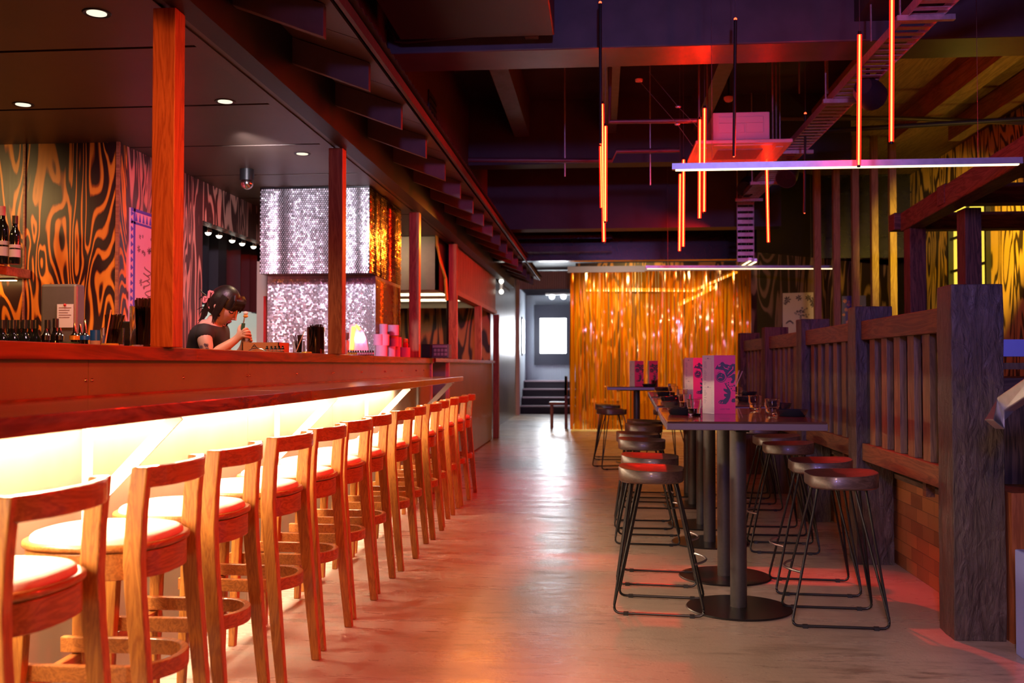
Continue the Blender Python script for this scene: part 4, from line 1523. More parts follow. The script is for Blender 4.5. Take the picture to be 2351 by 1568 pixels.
pipe('purple painted pipe crossing the ceiling from the bar wall to the neon cluster', [at(1075, 367, y=9.3), at(1405, 369, y=9.3), at(1415, 347, y=9.3), at(1560, 345, y=9.3)], .022, 'beam_paint')
pipe('pipe crossing the ceiling behind the neon tubes at the height of the air unit', [at(1400, 155, y=7.6), at(1400, 280, y=7.6), at(1600, 277, y=7.6)], .018, 'beam_paint')
pipe('long thin pipe crossing low before the bulkhead', [at(1150, 487, y=13.2), at(1400, 482, y=13.2), at(1720, 465, y=13.2)], .016, 'beam_paint')
pipe('bluish pipe high behind the spotlights on the deck side', [at(1790, 272, y=9.9), at(2050, 271, y=9.9), at(2400, 284, y=9.9)], .022, 'beam_paint')
pipe('pipe crossing under the rafters above the deck', [at(1900, 300, y=9.2), at(2400, 270, y=9.2)], .022, 'dark_paint')
for k, (px, pt, y) in enumerate([(1297, 340, 9.4), (1493, 360, 9.4), (2000, 30, 6.2), (1900, 150, 8.0), (1835, 150, 8.3)]):
    a = at(px, pt + 65, y=y)
    tag(MB().tube([a, (a.x, a.y, 4.0)], .006, 6).build('hanger_rod', M['galv']), 'thin steel hanger rod from the dark ceiling, ' + ORD[k] + ' from the bar side', 'rod', 'hanger rods from the ceiling')
for k, p in enumerate([[at(1467, 185, y=7.8), at(1555, 285, y=7.5), at(1590, 335, y=7.4)], [at(1490, 165, y=7.8), at(1557, 245, y=7.5), at(1600, 290, y=7.4)]]):
    wv = thing('suspension_wire', 'thin wire with clamp slanting to the neon pair, ' + ('lower' if k == 0 else 'upper') + ' of two', 'wire', p[1], 'slanting wires near the air unit')
    MB().tube(p, .002, 5).build('wire', M['galv'], wv)
    MB().ball(p[1], .014, 10, 6, (1.6, .8, .8)).build('clamp', M['galv'], wv)
q = at(1467, 185, y=7.8)
tag(MB().lathe(q, [(.001, -.012), (.028, -.008), (.03, .01), (.001, .012)], 16).build('ceiling_disc', M['white_plastic']), 'pale round ceiling disc beside the slanting wires', 'disc')
q0_, q1_ = at(983, 308, x=-1.415), at(999, 262, x=-1.415)
wv_ = thing('wall_vent', 'small black louvred vent on the dark wall above the eave', 'vent', (-1.4, q0_.y, q0_.z))
MB().box(-1.42, -1.405, q0_.y, q1_.y, q0_.z, q1_.z + .12).build('frame', M['black'], wv_, bevel=.003)
mb = MB()
for k in range(6):
    zq = q0_.z + .03 + k * (q1_.z + .08 - q0_.z) / 6
    mb.box(-1.405, -1.398, q0_.y + .02, q1_.y - .02, zq, zq + .012)
mb.build('grille', M['black_gloss'], wv_)
q = at(567, 405, z=2.50)
cs = thing('ceiling_spot', 'black adjustable spot under the bar ceiling beside the sequin column', 'spotlight', q)
MB().cyl((q.x, q.y), .05, 2.47, 2.55, 20).build('base', M['black_metal'], cs)
MB().ball((q.x, q.y, 2.45), .045, 14, 10).build('eyeball', M['chrome'], cs)
tb = thing('twin_spot', 'white twin spot fitting at the end of the pass canopy', 'spotlight', at(1151, 660, y=15.75))
q = at(1150, 652, y=15.75)
MB().bar(at(1125, 622, y=14.5), at(1166, 648, y=16.4), .03, .03).build('track', M['white_metal'], tb)
MB().tube([at(1151, 648, y=15.75), at(1150, 668, y=15.75)], .03, 12).build('can', M['white_metal'], tb)
for py in (646, 670):
    MB().ball(at(1151, py, y=15.7), .036, 10, 8).build('lamp', E_SPOT, tb)

# downlights in bar ceiling and eave
dl = [(222, 30), (53, 240), (517, 233), (694, 353)]
dpos = []
for k, (px, py) in enumerate(dl):
    p = at(px, py, z=2.549)
    t_ = thing('downlight', 'recessed round downlight in the bar ceiling, ' + ['nearest the first timber post', 'above the wine shelf', 'between the first and second timber posts', 'beside the sequin column'][k], 'downlight', p, 'recessed downlights in the bar ceiling')
    MB().lathe((p.x, p.y, 0), [(.038, 2.549), (.052, 2.545), (.056, 2.549), (.054, 2.552), (.036, 2.552)], 24).build('trim_ring', M['dark_paint'], t_)
    MB().cyl((p.x, p.y), .038, 2.546, 2.55, 24).build('lens', E_DOWN, t_)
    dpos.append(p)
for k, (px, py) in enumerate([(668, 147), (838, 309), (940, 407)]):
    zz = 2.68
    for _ in range(8):
        p = at(px, py, z=zz)
        zz = 2.777 - .152 / .43 * (p.x + 1.52) - .004
    t_ = thing('eave_downlight', 'dim downlight in the sloping eave between rafters, ' + ORD[k] + ' along', 'downlight', p, 'downlights in the eave')
    MB().cyl((p.x, p.y), .05, zz - .012, zz, 24).build('lens', M['cushion'], t_)
    MB().lathe((p.x, p.y, 0), [(.05, zz - .012), (.062, zz - .014), (.062, zz), (.05, zz)], 24).build('trim_ring', M['black'], t_)
# ================================================================== SEQUIN COLUMN
def sequins(mb, o, ux, uz, nrm, w, h, seed, pitch=.0185, jit=.09):
    """overlapping little discs hung in offset rows on a face with corner o"""
    r5 = random.Random(seed)
    o, ux, uz, nrm = Vector(o), Vector(ux), Vector(uz), Vector(nrm)
    rowh = pitch * .86
    nr = int(h / rowh)
    nc = int(w / pitch)
    folds = [(r5.uniform(0, w), r5.uniform(.02, .06), r5.uniform(-.5, .5)) for _ in range(9)]
    for i in range(nr):
        for j in range(nc):
            u = (j + (.5 if i % 2 else 0) + .5) * pitch
            if u > w:
                continue
            v = (i + .5) * rowh
            tilt = sum(a * math.exp(-((u - c) / s_) ** 2) for c, s_, a in folds)
            ta = tilt + r5.gauss(0, jit)
            tb = .10 + r5.gauss(0, jit)
            n = (nrm + ux * ta + uz * tb).normalized()
            a = ux - n * ux.dot(n)
            a.normalize()
            b = n.cross(a)
            c = o + ux * u + uz * v + nrm * (.006 + .002 * (j % 2))
            rr_ = pitch * .45
            mb.add([c + (a * math.cos(k * PI / 4) + b * math.sin(k * PI / 4)) * rr_ for k in range(8)], [list(range(8))])


sc = thing('sequin_column', 'silver sequin clad column behind the bar with a stepped lower box and orange-lit side', 'column cladding', (-2.1, 7.6, 1.217))
ur = -1.80
yu = at(848, 500, x=ur).y
ul = at(597, 500, y=yu).x
zs = at(720, 628, y=yu).z
lr_ = ur
yl = at(862, 700, x=lr_).y
ll_ = at(614, 700, y=yl).x
ub = at(920, 500, x=ur).y
MB().box(ul, ur, yu, ub, zs, 2.55).build('upper_box', M['black_gloss'], sc)
MB().box(ll_, lr_, yl, ub, 1.217, zs).build('lower_box', M['galv'], sc)
mb = MB()
sequins(mb, (ul, yu, zs), (1, 0, 0), (0, 0, 1), (0, -1, 0), ur - ul, 2.545 - zs, 1)
sequins(mb, (ll_, yl, 1.22), (1, 0, 0), (0, 0, 1), (0, -1, 0), lr_ - ll_, zs - 1.235, 2, .0165, .2)
o = mb.build('silver_sequins', M['sequin'], sc)
o['kind'] = 'stuff'
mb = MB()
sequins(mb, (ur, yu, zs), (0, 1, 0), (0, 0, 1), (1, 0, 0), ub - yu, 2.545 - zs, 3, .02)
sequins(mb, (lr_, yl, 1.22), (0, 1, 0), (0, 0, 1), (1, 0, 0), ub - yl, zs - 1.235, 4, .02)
o = mb.build('orange_lit_sequins', M['sequin_orange_lit'], sc)
o['kind'] = 'stuff'

# ================================================================== BACK BAR AND COUNTER ITEMS
CT = 1.217
o = MB().box(-6.1, -3.05, 5.35, 5.97, 0, 1.10).build('back_bench', M['bronze_box'])
tag(o, 'low metal back bench under the wine shelf against the burnt plywood', 'bench')
o = MB().box(-2.42, -2.10, 1.5, 5.3, .45, 1.0).build('speed_rail', M['black_metal'])
tag(o, 'dark speed rail of bottles just behind the bar counter', 'rack')
sx = at(70, 601, y=5.97).x
o = MB().box(-6.1, sx, 5.42, 5.975, at(40, 620, y=5.42).z, at(40, 620, y=5.42).z + .055).build('wine_shelf', M['shelf_wood'], bevel=.004)
tag(o, 'red-brown timber wine shelf on the burnt plywood wall', 'shelf')
zsh = at(40, 620, y=5.42).z
ul_ = thing('shelf_strip_light', 'warm strip light glowing beneath the wine shelf', 'light', (-3.8, 5.8, zsh - .02))
MB().box(-6.0, sx - .06, 5.90, 5.93, zsh - .014, zsh).build('channel', M['white_metal'], ul_)
MB().box(-6.0, sx - .06, 5.905, 5.925, zsh - .018, zsh - .014).build('diffuser', emit('shelf_glow', (1, .62, .22), 22), ul_)


def bottle_mesh(body_r=.036, hgt=.31, neck=.0145):
    b = body_r
    return MB().lathe((0, 0, 0), [(.001, 0), (b * .95, 0), (b, .006), (b, hgt * .58), (b * .9, hgt * .66), (b * .55, hgt * .73), (neck, hgt * .79), (neck, hgt - .003), (.001, hgt - .002)], 20)


def wine(label, loc, hgt=.31, lab=True, foil='foil', body=.036):
    t_ = thing('wine_bottle', label, 'bottle', loc, 'wine bottles behind the bar')
    bottle_mesh(body, hgt).build('glass_body', M['bottle'], t_, local=True)
    MB().lathe((0, 0, 0), [(.0155, hgt * .84), (.0165, hgt * .84), (.0165, hgt + .001), (.001, hgt + .002)], 16).build('foil_cap', M[foil], t_, local=True)
    if lab:
        MB().cyl((0, 0), body * 1.015, hgt * .14, hgt * .30, 20, cap=False).cyl((0, 0), body * 1.015, hgt * .33, hgt * .40, 20, cap=False).build('paper_label', M['bottle_label'], t_, local=True)
    return t_


for k, (px, top) in enumerate([(-30, 470), (5, 474), (34, 496)]):
    q = at(px, 592, y=5.62)
    hh = at(px, top, y=5.62).z - (zsh + .055)
    wine('dark wine bottle on the timber shelf, ' + ['cut by the picture edge', 'with pink capped neck and pale label', 'slimmer one at the open end of the shelf'][k], (q.x, 5.62, zsh + .055), hh, True, 'pinkfoil' if k == 1 else 'foil', .036 if k < 2 else .031)
for k, px in enumerate([5.5, 23, 31, 45.5, 57, 70.5, 82, 109.5, 128]):
    yb_ = 5.44 if k > 6 else (5.55 if k % 2 == 0 else 5.68)
    q = at(px, 735, y=yb_)
    wine('upright wine bottle on the back bench, ' + ORD[k] + ' of the row below the shelf', (q.x, yb_, 1.10), q.z - 1.10 + (.008 if k == 8 else 0), False)

# bronze box with note
bx = thing('dispenser_box', 'dark bronze metal box with a paper note on the back bench', 'box', (-3.2, 5.6, 1.1))
a, b = at(93, 652, y=5.5), at(176, 652, y=5.5)
MB().box(a.x, b.x, 5.5, 5.60, 1.10, a.z).build('body', M['bronze_box'], bx, bevel=.015)
a, b = at(130, 752, y=5.49), at(168, 698, y=5.49)
nt_ = MB().box(a.x, b.x, 5.492, 5.4945, a.z, b.z).build('paper_note', M['paper'], bx)
mb = MB()
for k in range(5):
    zz = b.z - .022 - k * .014
    mb.box(a.x + .012, b.x - .012 - .01 * (k % 3), 5.4905, 5.4922, zz, zz + .003)
mb.build('handwriting', M['ink_soft'], nt_)
q = at(149, 700, y=5.49)
MB().ball(q, .008, 10, 6).build('magnet', M['red_plastic'], bx)

# speed pourers and caps just behind the counter
for k, (px, ty_, col, lb) in enumerate([(105, 754, 'chrome', 'chrome pourer spout standing behind the counter, first from the picture edge'), (137, 752, 'chrome', 'slim chrome pourer spout behind the counter, second in line'), (171, 742, 'amber', 'chrome pourer spout with brassy collar behind the counter'),
                                        (184, 744, 'chrome', 'reddish chrome pourer spout close behind the blue-collared one'), (195, 733, 'blue_cap', 'tall chrome pourer spout on a blue bottle collar')]):
    q = at(px, 776, x=-2.2 - .09 * (k == 3))
    tp = at(px, ty_, x=q.x)
    t_ = thing('pour_spout_bottle', lb, 'bottle', (q.x, q.y, 1.0), 'bottles with pour spouts in the speed rail')
    MB().lathe((q.x, q.y, 1.0), [(.001, 0), (.034, 0), (.034, .15), (.014, .21), (.014, q.z - 1.0 + .004)], 16).build('glass_body', M['bottle'], t_)
    MB().cyl((q.x, q.y), .021 if k > 1 else .017, q.z - .008, q.z + .010, 16).build('collar', M[col], t_)
    MB().lathe((q.x, q.y, q.z), [(.019, .010), (.012, .016), (.0075, .024), (.004, tp.z - q.z), (.001, tp.z - q.z)], 12).build('spout', M['chrome'], t_)
q = at(221, 785, x=-2.05)
t_ = thing('blue_bottle_cap', 'bright blue capped bottle top beside the straw glass', 'bottle', (q.x, q.y, CT))
MB().cyl((q.x, q.y), .024, CT, CT + .075, 20).build('cap', M['blue_cap'], t_)
MB().cyl((q.x, q.y), .0246, CT + .012, CT + .032, 20, cap=False).build('printed_band', M['bottle_label'], t_)
q = at(159, 775, x=-2.05)
tag(MB().cyl((q.x, q.y), .035, CT, CT + .022, 20).build('garnish_tin', M['green']), 'small dark green tin behind the pourer spouts', 'tin')
o = MB().box(-2.20, -2.02, 2.2, at(226, 780, x=-2.0).y, CT, CT + .016).build('bar_mat', M['pink_roll'])
tag(o, 'flat pinkish bar mat along the back edge of the counter', 'mat')


def straw_pot(label, cat, px0, px1, py_base, py_rim, py_top, xw, nst, lean, seed, gname, black=False):
    q = at((px0 + px1) / 2, py_base - 4, x=xw)
    R_ = abs(at(px1, py_base, y=q.y).x - at(px0, py_base, y=q.y).x) / 2
    zr = at((px0 + px1) / 2, py_rim, y=q.y).z
    ztp = at((px0 + px1) / 2, py_top, y=q.y).z
    t_ = thing(gname, label, cat, (q.x, q.y, CT))
    MB().lathe((q.x, q.y, CT), [(.001, 0), (R_ * .95, 0), (R_, .006), (R_, zr - CT), (R_ - .003, zr - CT), (R_ - .003, .012), (.001, .012)], 32).build('glass', M['jar_glass'] if not black else M['bottle'], t_)
    r5 = random.Random(seed)
    st_ = thing('straw_bundle', label + ' (straws)', 'straws', (q.x, q.y, CT + .013))
    bpy.data.objects.remove(st_)
    for k in range(nst):
        a = 2.399 * k
        rr_ = (R_ - .010) * math.sqrt((k + .5) / nst)
        bx_, by_ = rr_ * math.cos(a), rr_ * math.sin(a)
        tx, ty2 = bx_ * 1.12 + lean[0] * (1 + .2 * r5.uniform(-1, 1)), by_ * 1.12 + lean[1]
        k0 = .55
        base = Vector((q.x + bx_ * k0 - lean[0] * .35, q.y + by_ * k0, CT + .014))
        topp = Vector((q.x + tx * .95, q.y + ty2, ztp - .004 + r5.uniform(-.006, .006)))
        o = MB().tube([base, topp], .0034, 6).build('straw', M['straw'], None)
        o.parent = t_
        o.location = o.location - t_.location
    return t_, q, R_


# straws rest in their pots: every straw is a thing of its own
def straws_in(t_, gname, what):
    k = 0
    for o in list(t_.children):
        if o.name.startswith('straw'):
            o.parent = None
            o.location = o.location + t_.location
            tag(o, what, 'straw', gname)


t1, q1, R1 = straw_pot('short clear tumbler packed with black straws on the counter, beside the tall straw jar', 'glass', 233, 283, 797, 753, 721, -1.86, 26, (.012, .0), 1, 'straw_glass')
straws_in(t1, 'straws in the short tumbler', 'black straw standing in the short tumbler of straws')
t2, q2, R2 = straw_pot('tall clear jar packed with long black straws by the first timber post', 'jar', 300, 361, 799, 704, 685, -1.80, 40, (.012, .0), 2, 'straw_jar')
straws_in(t2, 'straws in the tall jar', 'long black straw leaning in the tall clear jar')
t3, q3, R3 = straw_pot('short glass of black straws beside the dark straw cup, before the sequin column', 'glass', 673, 699, 812, 783, 768, -1.86, 14, (-.004, 0), 3, 'straw_glass')
straws_in(t3, 'straws in the glass before the sequin column', 'black straw in the short glass before the sequin column')
t4, q4, R4 = straw_pot('tall glossy dark cup crammed with black straws by the second timber post', 'cup', 705, 744, 814, 751, 744, -1.82, 26, (0, 0), 4, 'straw_cup', True)
straws_in(t4, 'straws in the dark cup', 'black straw in the tall dark cup by the second post')
for (px, py0, py1, q, lb) in [(255, 793, 711, q1, 'pale thin stick standing before the short straw tumbler'), (699, 808, 760, q3, 'pale thin stick standing before the short straw glass')]:
    tag(MB().tube([Vector((q.x, q.y - R1 - .012, CT + .014)), at(px, py1, y=q.y - R1 - .01)], .0028, 6).build('tasting_stick', M['straw_white']), lb, 'stick')
for k, (q, px) in enumerate([(q1, 250), (q3, 703)]):
    p_ = at(px, 796, y=q.y - R1 - .02)
    tag(MB().lathe((p_.x, q.y - R1 - .012, CT), [(.001, 0), (.03, 0), (.033, .008), (.03, .014), (.001, .010)], 20).build('amber_dish', M['amber']), ['small amber dish holding the pale stick by the short straw tumbler', 'small amber dish under the pale stick before the sequin column'][k], 'dish')
p_ = at(292, 780, x=-1.98)
tag(MB().box(p_.x - .035, p_.x + .06, p_.y - .03, p_.y + .05, CT, CT + .115).build('napkin_caddy', M['black'], bevel=.006), 'black caddy tucked behind the two straw containers', 'caddy')
# red menu stand sliver next to the post
p_ = at(418, 797, x=-1.9)
a_ = at(410, 740, y=p_.y)
tag(MB().box(at(405, 780, y=p_.y).x, at(417, 780, y=p_.y).x, p_.y, p_.y + .004, CT, a_.z).build('table_talker', M['clip']), 'narrow coral card standing half hidden by the first timber post', 'card')
# box and spice bottles
cb = thing('cardboard_box', 'low open cardboard box on the counter before the bartender', 'box', (-1.9, 5.4, CT))
a, b = at(553, 808, x=-1.93), at(606, 808, x=-1.93)
yb0 = a.y
x0, x1 = at(556, 800, y=5.35).x, at(640, 800, y=5.35).x
zt_ = at(600, 786, y=5.35).z
for (p0x, p1x, y0, y1) in [(x0, x1, 5.35, 5.355), (x0, x1, 5.53, 5.535), (x0, x0 + .005, 5.35, 5.535), (x1 - .005, x1, 5.35, 5.535)]:
    MB().box(p0x, p1x, y0, y1, CT, zt_).build('side', M['cardboard'], cb)
MB().box(x0, x1, 5.35, 5.535, CT, CT + .005).build('bottom', M['cardboard'], cb)
a, b, c = at(577, 800, y=5.345), at(584, 791, y=5.345), at(591, 800, y=5.345)
MB().bar(a, b, .002, .003).bar(b, c, .002, .003).bar((a + b) / 2, (b + c) / 2, .002, .003).build('printed_mark', M['ink'], cb)
for k, px in enumerate([613, 623, 632, 641, 649]):
    q = at(px, 806, y=5.25)
    t_ = thing('bitters_bottle', 'tiny dark bottle with striped label beside the cardboard box, ' + ORD[k] + ' of five', 'bottle', (q.x, 5.25, CT), 'tiny dark bottles by the box')
    MB().lathe((q.x, 5.25, CT), [(.001, 0), (.0095, 0), (.0095, .022), (.005, .027), (.0055, .036), (.001, .036)], 12).build('glass_body', M['bottle'], t_)
    MB().cyl((q.x, 5.25), .0098, CT + .006, CT + .018, 12, cap=False).build('paper_label', M['bottle_label'], t_)
q = at(590, 808, y=5.05)
tag(MB().tube([(q.x - .05, 5.05, CT + .003), (q.x - .025, 5.05, CT + .016), (q.x, 5.05, CT + .020), (q.x + .025, 5.05, CT + .016), (q.x + .05, 5.05, CT + .003)], .004, 8).build('bar_tool', M['chrome']), 'curved shiny bar tool lying before the cardboard box', 'tool')
a = at(460, 804, y=4.6)
tag(MB().box(a.x - .12, a.x + .1, 4.55, 4.8, CT, CT + .006).build('dark_tray', M['blue_print']), 'flat dark tray on the counter in front of the bartender', 'tray')
# neon desk sign
yS = 7.05
sg = thing('desk_sign', 'small glowing arched desk sign with an orange bar and two white figures', 'sign', at(820, 814, y=yS))
g = lambda t: (lambda u, v: Vector((at(u, v, y=yS).x, yS + t, at(u, v, y=yS).z)))
arch = [(801, 805), (803, 750), (808, 744), (815, 743), (824, 748), (834, 760), (841, 778), (846, 806)]
MB().prism(arch, g(.0), g(.012)).build('back_plate', M['pink_roll'], sg)
MB().tube([g(-.01)(808, 802), g(-.01)(812.5, 750)], .013, 10).build('lit_bar', E_SIGN_O, sg)
MB().tube([g(-.01)(818, 747), g(-.01)(822, 750), g(-.01)(825.5, 757)], .009, 8).build('lit_bar', E_SIGN_O, sg)
for dx in (822, 833):
    m_ = MB()
    for (u0, v0, u1, v1) in [(dx, 764, dx, 787), (dx - 4, 774, dx - 4, 781), (dx + 4, 772, dx + 4, 780)]:
        m_.tube([g(-.012)(u0, v0), g(-.012)(u1, v1)], .008, 8)
    m_.build('lit_figure', E_SIGN_W, sg)
MB().box(g(0)(800, 812).x, g(0)(847, 812).x, yS - .03, yS + .04, CT, CT + .022).build('foot', M['red_plastic'], sg)
for k in range(11):
    q = at(800 + 5.6 * k, 812, y=6.85)
    t_ = thing('bitters_bottle', 'tiny bottle in the row before the glowing desk sign, ' + ORD[k] + ' from the second timber post', 'bottle', (q.x, 6.85, CT), 'tiny bottles before the desk sign')
    MB().lathe((q.x, 6.85, CT), [(.001, 0), (.0082, 0), (.0082, .022), (.005, .027), (.0055, .036), (.001, .036)], 10).build('glass_body', M['bottle'], t_)
    MB().cyl((q.x, 6.85), .0085, CT + .006, CT + .02, 10, cap=False).build('paper_label', M['pink_roll'] if k > 3 else M['amber'], t_)
q = at(793, 760, y=7.3)
tag(MB().lathe((q.x, 7.3, CT), [(.001, 0), (.03, 0), (.03, .10), (.02, .12), (.028, .13), (.028, .175), (.001, .18)], 16).build('shaker', M['steel']), 'blue-lidded steel shaker half hidden by the second post', 'shaker')
# pink rolls
yR = 7.95
rolls = [(876, 820, 27, 25, 0, 'front of the bottom row'), (897, 820, 22, 25, .10, 'middle of the bottom row'), (908, 820, 22, 25, .2, 'deep in the bottom row'), (929, 821, 26, 26, 0, 'end of the bottom row by the third post'),
         (868, 795, 22, 25, .12, 'back of the second tier'), (881, 795, 26, 26, -.01, 'front of the second tier'), (904, 795, 22, 25, .1, 'middle of the second tier'), (912, 795, 20, 25, .2, 'end of the second tier'),
         (880, 769, 19, 25, .15, 'smaller one on the top tier'), (903, 767, 26, 26, 0, 'larger one on the top tier')]
for k, (px, pb, wp, hp, dy, lb) in enumerate(rolls):
    q = at(px, pb, x=-1.715 - dy * .28)
    yq = q.y
    R_ = wp / 2 / F * yq
    tier = 0 if k < 4 else (1 if k < 8 else 2)
    z0 = CT + tier * .0885
    mb = MB().lathe((q.x, yq, z0), [(.018, 0), (R_, 0), (R_, .087), (.018, .087)], 28)
    mb.lathe((q.x, yq, z0), [(.018, .087), (.018, 0)], 28)
    tag(mb.build('receipt_roll', M['pink_roll']), 'pink paper roll stacked on the counter, ' + lb, 'roll', 'stack of pink paper rolls')
q = at(931, 790, x=-1.715)
t_ = thing('trinket_jar', 'small red and gold jar standing on the end pink roll', 'jar', (q.x, q.y, CT + .088))
MB().lathe((q.x, q.y, CT + .088), [(.001, 0), (.022, 0), (.027, .02), (.022, .04), (.001, .04)], 16).build('body', M['red_plastic'], t_)
MB().lathe((q.x, q.y, CT + .088), [(.022, .04), (.025, .055), (.02, .075), (.001, .078)], 16).build('lid', M['amber'], t_)
# pass items
q0, q1_ = at(967, 820, y=9.4), at(989, 790, y=9.4)
tag(MB().box(q0.x, q1_.x, 9.4, 9.6, CT, q1_.z).build('bowl_stack', M['black'], bevel=.008), 'black block of stacked trays on the counter beside the order terminal', 'trays')
tm = thing('order_terminal', 'small grey order terminal with eight pale keys at the end of the bar', 'terminal', (-1.7, 9.5, CT))
a, b = at(991, 821, y=9.45), at(1031, 790, y=9.45)
MB().box(a.x, b.x, 9.45, 9.6, CT, b.z).build('body', M['key_body'], tm, bevel=.006)
for i in range(4):
    for j in range(2):
        u = a.x + (b.x - a.x) * (.14 + .2 * i)
        v = CT + (b.z - CT) * (.18 + .28 * j)
        MB().box(u, u + (b.x - a.x) * .14, 9.44, 9.452, v, v + (b.z - CT) * .20).build('key', M['key'], tm)
MB().box(a.x + .01, b.x - .02, 9.44, 9.452, CT + (b.z - CT) * .75, CT + (b.z - CT) * .92).build('display', M['key'], tm)

# poster on the receding plywood
XP = XW + .004
pa_ = at(298, 476, x=XP)
ye = at(398, 476, x=XP).y
zt, zb2 = pa_.z, at(298, 745, x=XP).z
po = thing('framed_print', 'tall print with blue patterned border and pink ink drawing on the plywood side wall', 'print', (XP, pa_.y, zb2))
MB().box(XW, XP + .008, pa_.y, ye, zb2, zt).build('sheet', M['pink_print'], po)
mb = MB()
for y0, y1, z0, z1 in [(pa_.y + .035, pa_.y + .06, zb2, zt), (ye - .06, ye - .035, zb2, zt), (pa_.y, ye, zt - .10, zt - .085), (pa_.y, ye, zt - .02, zt), (pa_.y, ye, zb2, zb2 + .02)]:
    mb.box(XP + .008, XP + .010, y0, y1, z0, z1)
z = zb2
while z < zt - .05:
    mb.prism([(pa_.y + .005, z), (pa_.y + .035, z + .018), (pa_.y + .005, z + .036), (pa_.y, z + .018)], lambda u, v: (XP + .008, u, v), lambda u, v: (XP + .010, u, v))
    z += .05
yq = pa_.y + .06
while yq < ye - .05:
    mb.prism([(yq, zt - .08), (yq + .03, zt - .08), (yq + .015, zt - .025)], lambda u, v: (XP + .008, u, v), lambda u, v: (XP + .010, u, v))
    yq += .05
mb.build('border_pattern', M['blue_print'], po)
mb = MB()
rr = random.Random(9)
fw_ = lambda u, v, t: (XP + .008 + t - .012, u, v)
for k in range(30):
    yq = rr.uniform(pa_.y + .10, ye - .1)
    zq = rr.choice([rr.uniform(zt - .28, zt - .16), rr.uniform(zb2 + .05, zt - .36)])
    leaf_star(mb, yq, zq, rr.uniform(.012, .028), fw_)
for k in range(7):
    z = zb2 + .06 + k * .045
    y0 = pa_.y + .25 + .03 * math.sin(k)
    mb.sweep([(XP + .010, y0 + .05 * math.sin(q * .9 + k), z + .010 * q) for q in range(7)], [(-.004, -.001), (.004, -.001), (.004, .001), (-.004, .001)], up=(1, 0, 0))
mb.build('ink_drawing', M['ink_soft'], po)

# kitchen through the opening: curtain, track spots, shelf things
vs = []
fs = []
n = 60
for i in range(n + 1):
    y = 6.9 + 3.4 * i / n
    x = -3.38 + .045 * math.sin(i * .9) + .02 * math.sin(i * 2.3)
    vs += [(x, y, 1.66), (x, y, 2.45)]
fs = [[2 * i, 2 * i + 2, 2 * i + 3, 2 * i + 1] for i in range(n)]
tag(MB().add(vs, fs, True).build('dark_curtain', M['curtain_dark']), 'dark pleated curtain hanging inside the service opening', 'curtain')
for k, (px, py) in enumerate([(446, 519), (478, 531), (503, 538), (533, 549), (556, 556), (582, 563)]):
    q = at(px, py, x=-3.18)
    t_ = thing('track_spot', 'small lit spot in the row above the service opening, ' + ORD[k] + ' from the first timber post', 'spotlight', q, 'row of small spots in the service opening')
    MB().cyl((q.x, q.y), .014, q.z + .03, 2.44, 10).build('stem', M['black_metal'], t_)
    MB().lathe(q, [(.001, .045), (.022, .04), (.032, .0), (.028, -.012)], 16).build('shade', M['chrome'], t_)
    MB().ball(q + Vector((0, 0, -.008)), .026, 12, 8).build('bulb', E_SPOT, t_)
tag(MB().box(-3.28, -3.14, 6.6, 10.38, 2.44, 2.46).build('spot_track', M['white_metal']), 'pale track carrying the row of spots in the service opening', 'track')
kt = thing('kitchen_light', 'bright white tube light inside the kitchen', 'light', (-4.6, 7.8, 2.5))
MB().box(-4.9, -4.3, 7.3, 9.7, 2.50, 2.54).build('housing', M['white_metal'], kt)
MB().box(-4.85, -4.35, 7.35, 9.65, 2.48, 2.50).build('diffuser', E_KITCH, kt)
ks = thing('kitchen_shelf', 'steel kitchen shelf seen behind the bartender', 'shelf', (-5.2, 8, 1.0))
MB().box(-5.4, -3.2, 9.95, 10.38, 1.02, 1.05).box(-5.4, -3.2, 9.95, 10.38, .55, .58).build('boards', M['steel'], ks)
for xq in (-5.3, -4.3, -3.3):
    MB().box(xq, xq + .04, 9.95, 9.99, 0, 1.02).build('leg', M['steel'], ks)
rr = random.Random(21)
for k in range(11):
    xq = -4.95 + k * .165
    r_ = rr.uniform(.04, .07)
    hgt = rr.uniform(.10, .30)
    mt = rr.choice(['steel', 'white_plastic', 'green', 'amber', 'white_metal', 'key_body'])
    tag(MB().lathe((xq, 10.12, 1.05), [(.001, 0), (r_ * .8, 0), (r_, hgt * .4), (r_ * .9, hgt), (r_ * .8, hgt), (r_ * .85, hgt * .4), (.001, .01)], 16).build('kitchen_pot', M[mt]), 'pot on the bright kitchen shelf behind the bartender, ' + ORD[k] + ' along', 'pot', 'pots on the kitchen shelf')
a, b = at(590, 600, y=8.3), at(612, 805, y=8.3)
o = MB().box(a.x, b.x, 8.3, 8.5, 0, a.z).build('beige_panel', M['beige'])
tag(o, 'beige upright panel beside the sequin column', 'panel')
a, b = at(606, 680, y=8.25), at(611, 790, y=8.25)
tag(MB().box(a.x, b.x, 8.24, 8.29, b.z, a.z).build('red_strip', M['red_plastic']), 'narrow red upright strip against the beige panel', 'strip')

# ================================================================== BARTENDER
yW = 5.85
wp = lambda px, py, dy=0.0: at(px, py, y=yW + dy)


